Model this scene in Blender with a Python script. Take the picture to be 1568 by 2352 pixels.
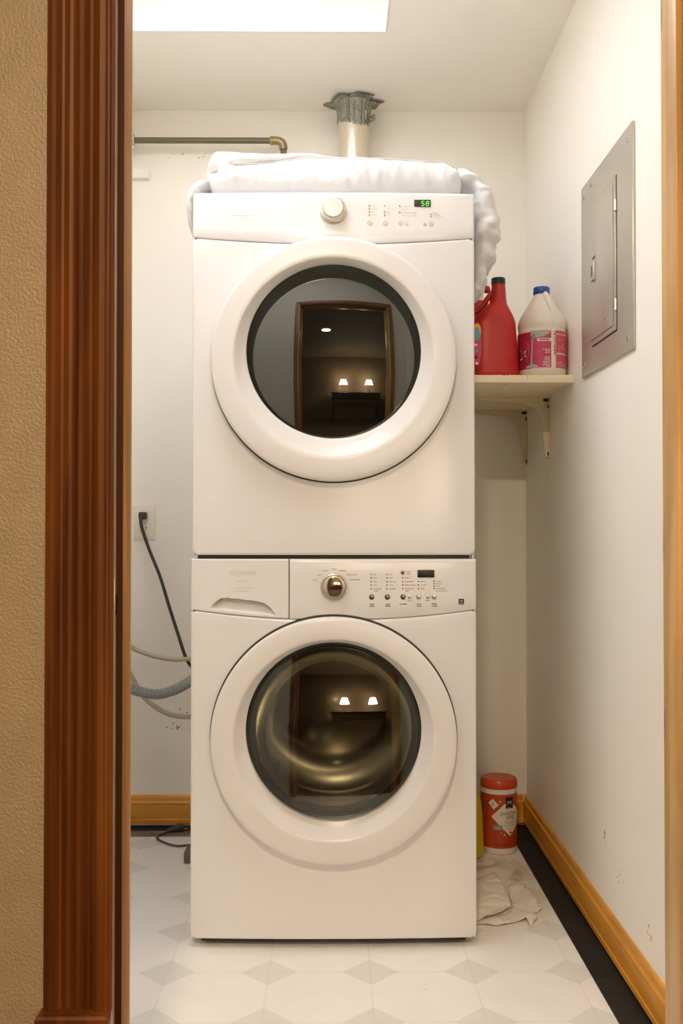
import bpy, bmesh, math, random
from mathutils import Vector, noise
R = math.radians
PI = math.pi
for o in list(bpy.data.objects): bpy.data.objects.remove(o)
scene = bpy.context.scene
C = scene.collection
random.seed(7)

# ------------------------------------------------------------------ camera, world, exposure
cam_d = bpy.data.cameras.new('camera')
cam_d.sensor_fit = 'VERTICAL'; cam_d.sensor_height = 36.0; cam_d.sensor_width = 24.0
cam_d.lens = 35.0; cam_d.clip_start = 0.02
cam = bpy.data.objects.new('camera', cam_d); C.objects.link(cam)
cam.location = (0, 0, 1.005)
cam.rotation_euler = (R(90 + 0.85), 0, R(-0.45))
scene.camera = cam
world = bpy.data.worlds.new('world'); scene.world = world; world.use_nodes = True
world.node_tree.nodes['Background'].inputs[0].default_value = (1.0, 0.75, 0.5, 1)
world.node_tree.nodes['Background'].inputs[1].default_value = 0.02
scene.view_settings.view_transform = 'Standard'
scene.view_settings.look = 'None'
scene.view_settings.gamma = 1.0
scene.view_settings.use_curve_mapping = False
scene.view_settings.exposure = 0.55
scene.cycles.use_adaptive_sampling = True; scene.cycles.adaptive_threshold = 0.2
scene.cycles.diffuse_bounces = 8; scene.cycles.max_bounces = 9; scene.cycles.glossy_bounces = 5; scene.cycles.transparent_max_bounces = 8
LIGHT_PANEL = 4.35         # laundry ceiling panel
HALL_CAN = 450.0
LAMP = 52.0

# ------------------------------------------------------------------ materials
def new_mat(name):
    m = bpy.data.materials.new(name); m.use_nodes = True
    nt = m.node_tree
    return m, nt, nt.nodes['Principled BSDF']
def setp(b, **k):
    for a, v in k.items():
        b.inputs[a.replace('_', ' ')].default_value = v
def col(c): return (c[0], c[1], c[2], 1)
def mat(name, c, rough=0.5, metal=0.0, bump=0.0, bscale=60, vary=0.0, vscale=6, spec=0.5, coat=0.0, detail=3, trans=0.0, sss=0.0):
    m, nt, b = new_mat(name)
    b.inputs['Base Color'].default_value = col(c)
    b.inputs['Roughness'].default_value = rough
    b.inputs['Metallic'].default_value = metal
    b.inputs['Specular IOR Level'].default_value = spec
    b.inputs['Coat Weight'].default_value = coat
    b.inputs['Coat Roughness'].default_value = 0.06
    b.inputs['Transmission Weight'].default_value = trans
    if sss:
        b.inputs['Subsurface Weight'].default_value = sss
        b.inputs['Subsurface Radius'].default_value = (0.02, 0.015, 0.01)
        b.inputs['Subsurface Scale'].default_value = 0.5
    tc = nt.nodes.new('ShaderNodeTexCoord')
    if vary:
        n = nt.nodes.new('ShaderNodeTexNoise'); n.inputs['Scale'].default_value = vscale; n.inputs['Detail'].default_value = 4
        nt.links.new(tc.outputs['Object'], n.inputs['Vector'])
        r = nt.nodes.new('ShaderNodeValToRGB')
        r.color_ramp.elements[0].position = 0.3; r.color_ramp.elements[1].position = 0.7
        r.color_ramp.elements[0].color = col([x*(1-vary) for x in c])
        r.color_ramp.elements[1].color = col([min(1, x*(1+vary)) for x in c])
        nt.links.new(n.outputs['Fac'], r.inputs['Fac']); nt.links.new(r.outputs['Color'], b.inputs['Base Color'])
    if bump:
        n2 = nt.nodes.new('ShaderNodeTexNoise'); n2.inputs['Scale'].default_value = bscale; n2.inputs['Detail'].default_value = detail
        nt.links.new(tc.outputs['Object'], n2.inputs['Vector'])
        bp = nt.nodes.new('ShaderNodeBump'); bp.inputs['Strength'].default_value = bump; bp.inputs['Distance'].default_value = 0.01
        nt.links.new(n2.outputs['Fac'], bp.inputs['Height']); nt.links.new(bp.outputs['Normal'], b.inputs['Normal'])
    return m
def wood(name, dark, light, axis='Z', rough=0.35, scale=1.0, coat=0.3, knots=False, contrast=0.25, bump=0.15, spec=0.5):
    m, nt, b = new_mat(name)
    L = nt.links.new
    tc = nt.nodes.new('ShaderNodeTexCoord'); mp = nt.nodes.new('ShaderNodeMapping')
    s = [38*scale]*3; s['XYZ'.index(axis)] = 1.6*scale
    mp.inputs['Scale'].default_value = s
    L(tc.outputs['Object'], mp.inputs['Vector'])
    n = nt.nodes.new('ShaderNodeTexNoise'); n.inputs['Scale'].default_value = 1.0; n.inputs['Detail'].default_value = 6; n.inputs['Distortion'].default_value = 0.6
    L(mp.outputs['Vector'], n.inputs['Vector'])
    r = nt.nodes.new('ShaderNodeValToRGB')
    r.color_ramp.elements[0].position = 0.5-contrast; r.color_ramp.elements[0].color = col(dark)
    r.color_ramp.elements[1].position = 0.5+contrast; r.color_ramp.elements[1].color = col(light)
    L(n.outputs['Fac'], r.inputs['Fac'])
    out = r.outputs['Color']
    # broad blotches
    n2 = nt.nodes.new('ShaderNodeTexNoise'); n2.inputs['Scale'].default_value = 1.0; n2.inputs['Detail'].default_value = 3
    mp2 = nt.nodes.new('ShaderNodeMapping'); s2 = [14*scale]*3; s2['XYZ'.index(axis)] = 2.5*scale
    mp2.inputs['Scale'].default_value = s2
    L(tc.outputs['Object'], mp2.inputs['Vector']); L(mp2.outputs['Vector'], n2.inputs['Vector'])
    r2 = nt.nodes.new('ShaderNodeValToRGB')
    r2.color_ramp.elements[0].position = 0.3; r2.color_ramp.elements[0].color = (0.55, 0.5, 0.45, 1)
    r2.color_ramp.elements[1].position = 0.65; r2.color_ramp.elements[1].color = (1, 1, 1, 1)
    L(n2.outputs['Fac'], r2.inputs['Fac'])
    mx = nt.nodes.new('ShaderNodeMix'); mx.data_type = 'RGBA'; mx.blend_type = 'MULTIPLY'; mx.inputs['Factor'].default_value = 0.8
    L(out, mx.inputs['A']); L(r2.outputs['Color'], mx.inputs['B'])
    out = mx.outputs['Result']
    if knots:
        mp3 = nt.nodes.new('ShaderNodeMapping'); s3 = [11.0]*3; s3['XYZ'.index(axis)] = 4.2
        mp3.inputs['Scale'].default_value = s3
        L(tc.outputs['Object'], mp3.inputs['Vector'])
        v = nt.nodes.new('ShaderNodeTexVoronoi'); v.inputs['Scale'].default_value = 1.0
        L(mp3.outputs['Vector'], v.inputs['Vector'])
        r3 = nt.nodes.new('ShaderNodeValToRGB')
        r3.color_ramp.elements[0].position = 0.04; r3.color_ramp.elements[0].color = (0.28, 0.16, 0.08, 1)
        r3.color_ramp.elements[1].position = 0.16; r3.color_ramp.elements[1].color = (1, 1, 1, 1)
        L(v.outputs['Distance'], r3.inputs['Fac'])
        m3 = nt.nodes.new('ShaderNodeMix'); m3.data_type = 'RGBA'; m3.blend_type = 'MULTIPLY'; m3.inputs['Factor'].default_value = 0.9
        L(out, m3.inputs['A']); L(r3.outputs['Color'], m3.inputs['B']); out = m3.outputs['Result']
    L(out, b.inputs['Base Color'])
    b.inputs['Roughness'].default_value = rough; b.inputs['Specular IOR Level'].default_value = spec
    b.inputs['Coat Weight'].default_value = coat; b.inputs['Coat Roughness'].default_value = 0.15
    bp = nt.nodes.new('ShaderNodeBump'); bp.inputs['Strength'].default_value = bump; bp.inputs['Distance'].default_value = 0.002
    L(n.outputs['Fac'], bp.inputs['Height']); L(bp.outputs['Normal'], b.inputs['Normal'])
    return m
def emit(name, c, s):
    m, nt, b = new_mat(name)
    b.inputs['Base Color'].default_value = col(c)
    b.inputs['Emission Color'].default_value = col(c); b.inputs['Emission Strength'].default_value = s
    return m
def pane(name, tint, ior, rough=0.01, body=None, bodymix=0.0):
    """thin glazing: tinted see-through plus mirror by Fresnel; body = dark backing colour mixed in"""
    m = bpy.data.materials.new(name); m.use_nodes = True; nt = m.node_tree; nt.nodes.clear(); L = nt.links.new
    out = nt.nodes.new('ShaderNodeOutputMaterial')
    tr = nt.nodes.new('ShaderNodeBsdfTransparent'); tr.inputs[0].default_value = col(tint)
    gl = nt.nodes.new('ShaderNodeBsdfGlossy'); gl.inputs['Roughness'].default_value = rough; gl.inputs['Color'].default_value = (0.95, 0.93, 0.84, 1)
    fr = nt.nodes.new('ShaderNodeFresnel'); fr.inputs['IOR'].default_value = ior
    base = tr.outputs[0]
    if body:
        df = nt.nodes.new('ShaderNodeBsdfDiffuse'); df.inputs[0].default_value = col(body)
        mb = nt.nodes.new('ShaderNodeMixShader'); mb.inputs[0].default_value = bodymix
        L(tr.outputs[0], mb.inputs[1]); L(df.outputs[0], mb.inputs[2]); base = mb.outputs[0]
    mx = nt.nodes.new('ShaderNodeMixShader')
    L(fr.outputs[0], mx.inputs[0]); L(base, mx.inputs[1]); L(gl.outputs[0], mx.inputs[2]); L(mx.outputs[0], out.inputs[0])
    return m

def scuffed_wall(name, c, marks):
    """matt paint with fine roller texture; marks = list of (centre xyz, half-size xyz, colour, density) in object space"""
    m = mat(name, c, rough=0.6, spec=0.3)
    nt = m.node_tree; b = nt.nodes['Principled BSDF']; L = nt.links.new
    if not marks: return m
    rgb = nt.nodes.new('ShaderNodeRGB'); rgb.outputs[0].default_value = col(c); src = rgb.outputs[0]; n = None
    tc = nt.nodes.new('ShaderNodeTexCoord')
    for (ce, hs, mc, dens, sc) in marks:
        sub = nt.nodes.new('ShaderNodeVectorMath'); sub.operation = 'SUBTRACT'; sub.inputs[1].default_value = ce
        L(tc.outputs['Object'], sub.inputs[0])
        dv = nt.nodes.new('ShaderNodeVectorMath'); dv.operation = 'DIVIDE'; dv.inputs[1].default_value = hs
        L(sub.outputs[0], dv.inputs[0])
        ln = nt.nodes.new('ShaderNodeVectorMath'); ln.operation = 'LENGTH'; L(dv.outputs[0], ln.inputs[0])
        lt = nt.nodes.new('ShaderNodeMath'); lt.operation = 'LESS_THAN'; lt.inputs[1].default_value = 1.0; L(ln.outputs['Value'], lt.inputs[0])
        if n is None:
            n = nt.nodes.new('ShaderNodeTexNoise'); n.inputs['Scale'].default_value = 95; n.inputs['Detail'].default_value = 2
            L(tc.outputs['Object'], n.inputs['Vector'])
        g = nt.nodes.new('ShaderNodeMapRange'); g.inputs[1].default_value = dens; g.inputs[2].default_value = dens+0.04; L(n.outputs['Fac'], g.inputs[0])
        mu = nt.nodes.new('ShaderNodeMath'); mu.operation = 'MULTIPLY'; L(g.outputs[0], mu.inputs[0]); L(lt.outputs[0], mu.inputs[1])
        mx = nt.nodes.new('ShaderNodeMix'); mx.data_type = 'RGBA'
        L(mu.outputs[0], mx.inputs['Factor']); L(src, mx.inputs['A']); mx.inputs['B'].default_value = col(mc)
        src = mx.outputs['Result']
    L(src, b.inputs['Base Color'])
    return m

PAINT = (0.95, 0.91, 0.825)
def vinyl_floor(name):
    m, nt, b = new_mat(name); L = nt.links.new
    tc = nt.nodes.new('ShaderNodeTexCoord')
    geo = nt.nodes.new('ShaderNodeNewGeometry')
    sp = nt.nodes.new('ShaderNodeSeparateXYZ'); L(geo.outputs['Position'], sp.inputs[0])
    P = 0.2286
    def cell(sock, off):
        a = nt.nodes.new('ShaderNodeMath'); a.operation = 'SUBTRACT'; a.inputs[1].default_value = off; L(sock, a.inputs[0])
        d = nt.nodes.new('ShaderNodeMath'); d.operation = 'DIVIDE'; d.inputs[1].default_value = P; L(a.outputs[0], d.inputs[0])
        w = nt.nodes.new('ShaderNodeMath'); w.operation = 'ROUND'; L(d.outputs[0], w.inputs[0])
        s = nt.nodes.new('ShaderNodeMath'); s.operation = 'SUBTRACT'; L(d.outputs[0], s.inputs[0]); L(w.outputs[0], s.inputs[1])
        ab = nt.nodes.new('ShaderNodeMath'); ab.operation = 'ABSOLUTE'; L(s.outputs[0], ab.inputs[0])
        return ab.outputs[0]
    u = cell(sp.outputs[0], 0.083); v = cell(sp.outputs[1], 2.262)
    ad = nt.nodes.new('ShaderNodeMath'); ad.operation = 'ADD'; L(u, ad.inputs[0]); L(v, ad.inputs[1])
    mr = nt.nodes.new('ShaderNodeMapRange'); mr.inputs[1].default_value = 0.272; mr.inputs[2].default_value = 0.288; mr.inputs[3].default_value = 1; mr.inputs[4].default_value = 0
    L(ad.outputs[0], mr.inputs[0])
    # octagon tile faint lines at cell mid-edges
    mn = nt.nodes.new('ShaderNodeMath'); mn.operation = 'MINIMUM'; L(u, mn.inputs[0]); L(v, mn.inputs[1])
    ml = nt.nodes.new('ShaderNodeMapRange'); ml.inputs[1].default_value = 0.006; ml.inputs[2].default_value = 0.014; ml.inputs[3].default_value = 1; ml.inputs[4].default_value = 0
    L(mn.outputs[0], ml.inputs[0])
    n = nt.nodes.new('ShaderNodeTexNoise'); n.inputs['Scale'].default_value = 9; n.inputs['Detail'].default_value = 5; L(tc.outputs['Object'], n.inputs['Vector'])
    r = nt.nodes.new('ShaderNodeValToRGB'); r.color_ramp.elements[0].position = .35; r.color_ramp.elements[1].position = .7
    r.color_ramp.elements[0].color = (0.89, 0.85, 0.79, 1); r.color_ramp.elements[1].color = (0.93, 0.895, 0.84, 1)
    L(n.outputs['Fac'], r.inputs['Fac'])
    m1 = nt.nodes.new('ShaderNodeMix'); m1.data_type = 'RGBA'; L(mr.outputs[0], m1.inputs['Factor']); L(r.outputs['Color'], m1.inputs['A']); m1.inputs['B'].default_value = (0.79, 0.765, 0.705, 1)
    f2 = nt.nodes.new('ShaderNodeMath'); f2.operation = 'MULTIPLY'; f2.inputs[1].default_value = 0.16; L(ml.outputs[0], f2.inputs[0])
    m2 = nt.nodes.new('ShaderNodeMix'); m2.data_type = 'RGBA'; L(f2.outputs[0], m2.inputs['Factor']); L(m1.outputs['Result'], m2.inputs['A']); m2.inputs['B'].default_value = (0.55, 0.5, 0.42, 1)
    # grime near the machine's right side, worn specks
    n3 = nt.nodes.new('ShaderNodeTexNoise'); n3.inputs['Scale'].default_value = 38; n3.inputs['Detail'].default_value = 3; L(tc.outputs['Object'], n3.inputs['Vector'])
    sg = nt.nodes.new('ShaderNodeMapRange'); sg.inputs[1].default_value = .735; sg.inputs[2].default_value = .76; L(n3.outputs['Fac'], sg.inputs[0])
    m3 = nt.nodes.new('ShaderNodeMix'); m3.data_type = 'RGBA'; L(sg.outputs[0], m3.inputs['Factor']); L(m2.outputs['Result'], m3.inputs['A']); m3.inputs['B'].default_value = (0.22, 0.15, 0.09, 1)
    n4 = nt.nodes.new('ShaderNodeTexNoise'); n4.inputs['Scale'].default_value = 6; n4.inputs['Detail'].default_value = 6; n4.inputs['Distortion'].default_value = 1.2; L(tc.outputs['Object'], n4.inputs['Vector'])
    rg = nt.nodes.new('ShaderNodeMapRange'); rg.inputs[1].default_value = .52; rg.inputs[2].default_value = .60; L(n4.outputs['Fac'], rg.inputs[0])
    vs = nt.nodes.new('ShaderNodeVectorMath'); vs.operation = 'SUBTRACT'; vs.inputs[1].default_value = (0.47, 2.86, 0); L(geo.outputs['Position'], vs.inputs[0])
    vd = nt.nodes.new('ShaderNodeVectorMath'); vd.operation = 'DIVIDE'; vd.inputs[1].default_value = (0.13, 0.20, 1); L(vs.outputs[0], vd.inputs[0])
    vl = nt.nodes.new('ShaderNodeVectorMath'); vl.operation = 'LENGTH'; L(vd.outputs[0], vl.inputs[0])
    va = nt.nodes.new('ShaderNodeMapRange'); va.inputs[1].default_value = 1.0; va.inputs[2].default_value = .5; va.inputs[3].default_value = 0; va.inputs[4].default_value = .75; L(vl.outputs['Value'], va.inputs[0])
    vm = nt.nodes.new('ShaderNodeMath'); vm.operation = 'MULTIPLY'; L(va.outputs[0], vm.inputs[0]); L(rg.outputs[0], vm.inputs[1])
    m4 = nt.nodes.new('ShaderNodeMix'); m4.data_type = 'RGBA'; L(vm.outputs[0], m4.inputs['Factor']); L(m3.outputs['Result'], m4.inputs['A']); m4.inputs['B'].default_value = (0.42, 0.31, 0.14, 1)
    L(m4.outputs['Result'], b.inputs['Base Color'])
    b.inputs['Roughness'].default_value = 0.42
    return m

M = {}
M['enamel'] = mat('white_enamel', (0.75, 0.735, 0.72), rough=0.22, spec=0.5)
M['plastic_white'] = mat('white_plastic', (0.73, 0.705, 0.68), rough=0.28)
M['ceil'] = mat('ceiling_paint', (0.95, 0.91, 0.83), rough=0.7, spec=0.2)
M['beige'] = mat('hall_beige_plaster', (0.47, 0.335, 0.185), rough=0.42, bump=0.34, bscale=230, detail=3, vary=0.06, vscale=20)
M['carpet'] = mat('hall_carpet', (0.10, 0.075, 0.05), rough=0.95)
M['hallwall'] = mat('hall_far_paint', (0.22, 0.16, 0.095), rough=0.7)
M['casing'] = wood('walnut_casing', (0.075, 0.017, 0.0022), (0.30, 0.085, 0.009), 'Z', rough=0.5, coat=0.0, spec=0.3)
M['jamb'] = wood('stained_jamb', (0.30, 0.125, 0.036), (0.46, 0.215, 0.075), 'Z', rough=0.32, coat=0.3, contrast=0.3)
M['jamb_lit'] = wood('lit_jamb', (0.72, 0.48, 0.29), (0.88, 0.64, 0.43), 'Z', rough=0.35, coat=0.2, contrast=0.3)  # glancing laundry light on the left jamb, painted in as paler wood
M['stop'] = wood('amber_stop', (0.56, 0.22, 0.035), (0.72, 0.33, 0.07), 'Z', rough=0.6, coat=0.0, contrast=0.3, spec=0.2)
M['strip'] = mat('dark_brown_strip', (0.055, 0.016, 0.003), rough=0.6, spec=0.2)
M['pine'] = wood('knotty_pine', (0.88, 0.47, 0.13), (0.97, 0.62, 0.22), 'Z', rough=0.4, coat=0.1, knots=True, contrast=0.3)
M['base_x'] = wood('oak_baseboard_x', (0.86, 0.34, 0.024), (0.97, 0.49, 0.055), 'X', rough=0.35, coat=0.2)
M['base_y'] = wood('oak_baseboard_y', (0.86, 0.34, 0.024), (0.97, 0.49, 0.055), 'Y', rough=0.35, coat=0.2)
M['black_glue'] = mat('black_mastic', (0.006, 0.0075, 0.007), rough=0.65, bump=0.35, bscale=45, vary=0.6, vscale=18)
M['grey_dust'] = mat('grey_dust_strip', (0.19, 0.165, 0.13), rough=0.8, bump=0.3, bscale=90, vary=0.3, vscale=30)
M['vinyl'] = vinyl_floor('vinyl_sheet')
M['steel'] = mat('grey_painted_steel', (0.56, 0.525, 0.45), rough=0.3, metal=0.45)
M['dark'] = mat('black_plastic', (0.012, 0.012, 0.011), rough=0.4)
M['gap'] = mat('dark_gap_shade', (0.045, 0.038, 0.028), rough=0.7)  # shade in the gap behind the door rings, painted as dark colour
M['bezel'] = mat('dark_green_bezel', (0.012, 0.017, 0.010), rough=0.35)
M['chrome'] = mat('chrome', (0.72, 0.66, 0.58), rough=0.06, metal=1.0)
M['satin'] = mat('satin_silver', (0.66, 0.60, 0.50), rough=0.28, metal=0.8)
M['drum'] = mat('drum_stainless', (0.42, 0.37, 0.32), rough=0.28, metal=1.0)
M['gasket'] = mat('grey_gasket', (0.10, 0.095, 0.085), rough=0.45)
M['print'] = mat('grey_print', (0.34, 0.27, 0.19), rough=0.6)
M['print_dark'] = mat('dark_print', (0.08, 0.062, 0.045), rough=0.6)
M['print_faint'] = mat('faint_print', (0.60, 0.545, 0.47), rough=0.4)
M['btn'] = mat('button_cream', (0.60, 0.53, 0.42), rough=0.3)
M['btn_metal'] = mat('button_grey_metal', (0.34, 0.27, 0.20), rough=0.16, metal=0.85)
M['dryer_glass'] = pane('dryer_glass', (0.02, 0.025, 0.02), 2.05, body=(0.006, 0.007, 0.005), bodymix=0.9)
M['washer_glass'] = pane('washer_glass', (0.66, 0.66, 0.60), 1.75)
M['bowl_glass'] = pane('bowl_glass', (0.84, 0.85, 0.80), 1.18, rough=0.16)
M['led'] = emit('green_led', (0.10, 1.0, 0.06), 1.3)
M['duvet'] = mat('white_cotton', (0.78, 0.77, 0.755), rough=0.85, bump=0.12, bscale=900, spec=0.2)
M['seam'] = mat('cotton_piping', (0.60, 0.57, 0.53), rough=0.85, spec=0.2)
M['duct'] = mat('duct_metal', (0.76, 0.68, 0.54), rough=0.30, metal=0.45)
M['foil'] = mat('foil_tape', (0.30, 0.30, 0.25), rough=0.35, metal=0.75, bump=0.5, bscale=80)
M['pipe'] = mat('dull_pipe', (0.17, 0.15, 0.09), rough=0.45, metal=0.4, vary=0.15)
M['brass'] = mat('dull_brass', (0.36, 0.28, 0.13), rough=0.35, metal=0.7)
M['ivory'] = mat('ivory_plastic', (0.92, 0.84, 0.70), rough=0.4)
M['cord'] = mat('cord_rubber', (0.05, 0.047, 0.03), rough=0.4)
M['hose_beige'] = mat('hose_beige', (0.50, 0.42, 0.30), rough=0.4)
M['hose_grey'] = mat('hose_grey', (0.33, 0.34, 0.33), rough=0.45)
M['shelf'] = mat('cream_painted_board', (0.88, 0.78, 0.55), rough=0.5, vary=0.04, vscale=12)
M['shelf_chip'] = mat('chipped_paint', (0.16, 0.10, 0.05), rough=0.8)
M['bracket'] = mat('cream_bracket', (0.78, 0.67, 0.46), rough=0.45)
M['screw'] = mat('dark_screw', (0.03, 0.022, 0.015), rough=0.5, metal=0.4)
M['red'] = mat('red_plastic', (0.50, 0.012, 0.010), rough=0.38, sss=0.0)
M['red_dark'] = mat('dark_red_plastic', (0.34, 0.012, 0.010), rough=0.4)
M['green_cap'] = mat('dark_green_cap', (0.008, 0.028, 0.02), rough=0.45)
M['blue_cap'] = mat('blue_cap', (0.012, 0.07, 0.32), rough=0.45)
M['jug'] = mat('milky_plastic', (0.80, 0.735, 0.65), rough=0.4, sss=0.15)
M['magenta'] = mat('magenta_label', (0.56, 0.045, 0.13), rough=0.45, vary=0.1, vscale=40)
M['crimson'] = mat('crimson_label', (0.46, 0.018, 0.05), rough=0.45)
M['pink'] = mat('pink_label', (0.60, 0.085, 0.13), rough=0.45)
M['lab_white'] = mat('label_white', (0.80, 0.74, 0.65), rough=0.5)
M['lab_grey'] = mat('label_grey', (0.43, 0.42, 0.38), rough=0.5)
M['lab_black'] = mat('label_black', (0.012, 0.014, 0.018), rough=0.45)
M['lab_yellow'] = mat('label_yellow', (0.75, 0.50, 0.06), rough=0.5)
M['lab_teal'] = mat('label_teal', (0.16, 0.36, 0.38), rough=0.5)
M['orange'] = mat('orange_label', (0.50, 0.065, 0.012), rough=0.4, vary=0.18, vscale=14)
M['orange_lid'] = mat('orange_lid', (0.60, 0.055, 0.010), rough=0.35)
M['yellow'] = mat('yellow_plastic', (0.62, 0.45, 0.02), rough=0.35)
M['tissue'] = mat('white_tissue', (0.86, 0.80, 0.71), rough=0.9, bump=0.3, bscale=120)
M['diffuser'] = emit('light_diffuser', (0.95, 0.985, 1.085), LIGHT_PANEL)
M['can'] = emit('can_light', (1.0, 0.80, 0.55), HALL_CAN)
M['shade'] = emit('lamp_shade', (1.0, 0.84, 0.64), LAMP)
M['table'] = wood('dark_console', (0.03, 0.012, 0.005), (0.07, 0.03, 0.012), 'X', rough=0.35)

# ------------------------------------------------------------------ mesh helpers
WORLD = {}
class MB:
    def __init__(s): s.V = []; s.F = []; s.FM = []
    def add(s, V, F, mi=0):
        b = len(s.V); s.V += [tuple(v) for v in V]; s.F += [tuple(i+b for i in f) for f in F]; s.FM += [mi]*len(F); return s
    def box(s, x0, x1, y0, y1, z0, z1, mi=0):
        V = [(x, y, z) for x in (x0, x1) for y in (y0, y1) for z in (z0, z1)]
        return s.add(V, [(0,1,3,2),(4,6,7,5),(0,4,5,1),(2,3,7,6),(0,2,6,4),(1,5,7,3)], mi)
    def rbox(s, x0, x1, y0, y1, z0, z1, r=0.002, seg=2, mi=0):
        bm = bmesh.new(); bmesh.ops.create_cube(bm, size=1.0)
        for v in bm.verts: v.co = Vector(((x0+x1)/2+v.co.x*(x1-x0), (y0+y1)/2+v.co.y*(y1-y0), (z0+z1)/2+v.co.z*(z1-z0)))
        bmesh.ops.bevel(bm, geom=list(bm.edges), offset=r, segments=seg, affect='EDGES', profile=0.5)
        bm.verts.index_update()
        s.add([v.co[:] for v in bm.verts], [[v.index for v in f.verts] for f in bm.faces], mi); bm.free(); return s
    def loops(s, Ls, closed=True, cap0=False, cap1=False, mi=0, flip=False):
        n = len(Ls[0]); b = len(s.V)
        for l in Ls: s.V += [tuple(p) for p in l]
        rng = range(n if closed else n-1)
        for k in range(len(Ls)-1):
            for i in rng:
                j = (i+1) % n
                f = (b+k*n+i, b+k*n+j, b+(k+1)*n+j, b+(k+1)*n+i)
                s.F.append(f[::-1] if flip else f); s.FM.append(mi)
        if cap0: f = tuple(b+i for i in range(n)); s.F.append(f if flip else f[::-1]); s.FM.append(mi)
        if cap1: f = tuple(b+(len(Ls)-1)*n+i for i in range(n)); s.F.append(f[::-1] if flip else f); s.FM.append(mi)
        return s
    def lathe(s, prof, c=(0,0,0), n=48, axis='Z', cap0=True, cap1=True, mi=0):
        """prof = [(r, h)]"""
        Ls = []
        for r, h in prof:
            l = []
            for i in range(n):
                a = 2*PI*i/n; p, q = r*math.cos(a), r*math.sin(a)
                l.append({'Z': (c[0]+p, c[1]+q, c[2]+h), 'Y': (c[0]+p, c[1]-h, c[2]+q), 'X': (c[0]+h, c[1]+p, c[2]+q)}[axis])
            Ls.append(l)
        return s.loops(Ls, True, cap0, cap1, mi)
    def tube(s, pts, rad, n=12, mi=0, sub=0, caps=True, rfun=None):
        P = [Vector(p) for p in pts]
        if sub:
            Q = []
            for i in range(len(P)-1):
                p0 = P[max(i-1,0)]; p1 = P[i]; p2 = P[i+1]; p3 = P[min(i+2,len(P)-1)]
                for k in range(sub):
                    t = k/sub
                    Q.append(0.5*((2*p1)+(-p0+p2)*t+(2*p0-5*p1+4*p2-p3)*t*t+(-p0+3*p1-3*p2+p3)*t**3))
            Q.append(P[-1]); P = Q
        up = Vector((0,0,1)); Ls = []; prev = None; dist = 0
        for i, p in enumerate(P):
            t = (P[min(i+1,len(P)-1)]-P[max(i-1,0)]).normalized()
            if prev is None:
                a = t.cross(up)
                if a.length < 1e-3: a = t.cross(Vector((1,0,0)))
                a.normalize()
            else:
                a = prev - t*prev.dot(t); a.normalize()
            prev = a; b = t.cross(a)
            if i: dist += (p-P[i-1]).length
            r = rad if rfun is None else rfun(dist, i/(len(P)-1))
            Ls.append([tuple(p + a*(r*math.cos(2*PI*k/n)) + b*(r*math.sin(2*PI*k/n))) for k in range(n)])
        return s.loops(Ls, True, caps, caps, mi, flip=True)
    def build(s, name, m, parent=None, smooth=True, ang=35, fix=True):
        me = bpy.data.meshes.new(name)
        xs = [v[0] for v in s.V]; ys = [v[1] for v in s.V]; zs = [v[2] for v in s.V]
        c = Vector(((min(xs)+max(xs))/2, (min(ys)+max(ys))/2, (min(zs)+max(zs))/2 if parent else min(zs)))
        me.from_pydata([(v[0]-c.x, v[1]-c.y, v[2]-c.z) for v in s.V], [], s.F)
        ms = m if isinstance(m, (list, tuple)) else [m]
        for k in ms: me.materials.append(M[k] if isinstance(k, str) else k)
        for p, k in zip(me.polygons, s.FM): p.material_index = k
        if fix:
            bm = bmesh.new(); bm.from_mesh(me); bmesh.ops.recalc_face_normals(bm, faces=bm.faces); bm.to_mesh(me); bm.free()
        me.validate()
        if smooth:
            me.shade_smooth(); me.set_sharp_from_angle(angle=R(ang))
        o = bpy.data.objects.new(name, me); C.objects.link(o)
        if parent: o.parent = parent; o.location = c - WORLD[parent]
        else: o.location = c
        WORLD[o] = c
        return o
def empty(name, loc, label=None, cat=None, group=None):
    o = bpy.data.objects.new(name, None); C.objects.link(o); o.location = loc; o.empty_display_size = 0.05
    WORLD[o] = Vector(loc)
    if label: tag(o, label, cat, group)
    return o
def tag(o, label, cat=None, group=None, kind=None):
    o['label'] = label
    if cat: o['category'] = cat
    if group: o['group'] = group
    if kind: o['kind'] = kind
    return o
def struct(o, label, cat): return tag(o, label, cat, kind='structure')
def circ(cx, cz, r, y, n=96): return [(cx+r*math.cos(2*PI*i/n), y, cz+r*math.sin(2*PI*i/n)) for i in range(n)]
_tc = {}
def text_geo(body, size, shear=0.0, spacing=1.0):
    cu = bpy.data.curves.new('t', 'FONT'); cu.body = body; cu.size = size; cu.align_x = 'CENTER'; cu.align_y = 'CENTER'
    cu.shear = shear; cu.space_character = spacing; cu.resolution_u = 3
    o = bpy.data.objects.new('t', cu); C.objects.link(o)
    dg = bpy.context.evaluated_depsgraph_get(); me = o.evaluated_get(dg).to_mesh()
    V = [v.co[:] for v in me.vertices]; F = [tuple(p.vertices) for p in me.polygons]
    o.evaluated_get(dg).to_mesh_clear(); bpy.data.objects.remove(o); bpy.data.curves.remove(cu)
    return V, F
def microtext(mb, x, z, w, h, yf, mi=0, seed=0):
    """unreadable fine print: a row of tiny strokes; yf(x) = surface y"""
    rr = random.Random(seed + int(x*9973) + int(z*7919)); p = x
    while p < x+w-0.0004:
        d = rr.uniform(0.0010, 0.0024); d = min(d, x+w-p)
        zz = h*rr.uniform(0.65, 1.0)
        y = yf(p)-0.0004
        mb.add([(p,y,z),(p+d,y,z),(p+d,y,z+zz),(p,y,z+zz)], [(0,1,2,3)], mi)
        p += d + rr.choice((0.0003, 0.0004, 0.0010))

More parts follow.
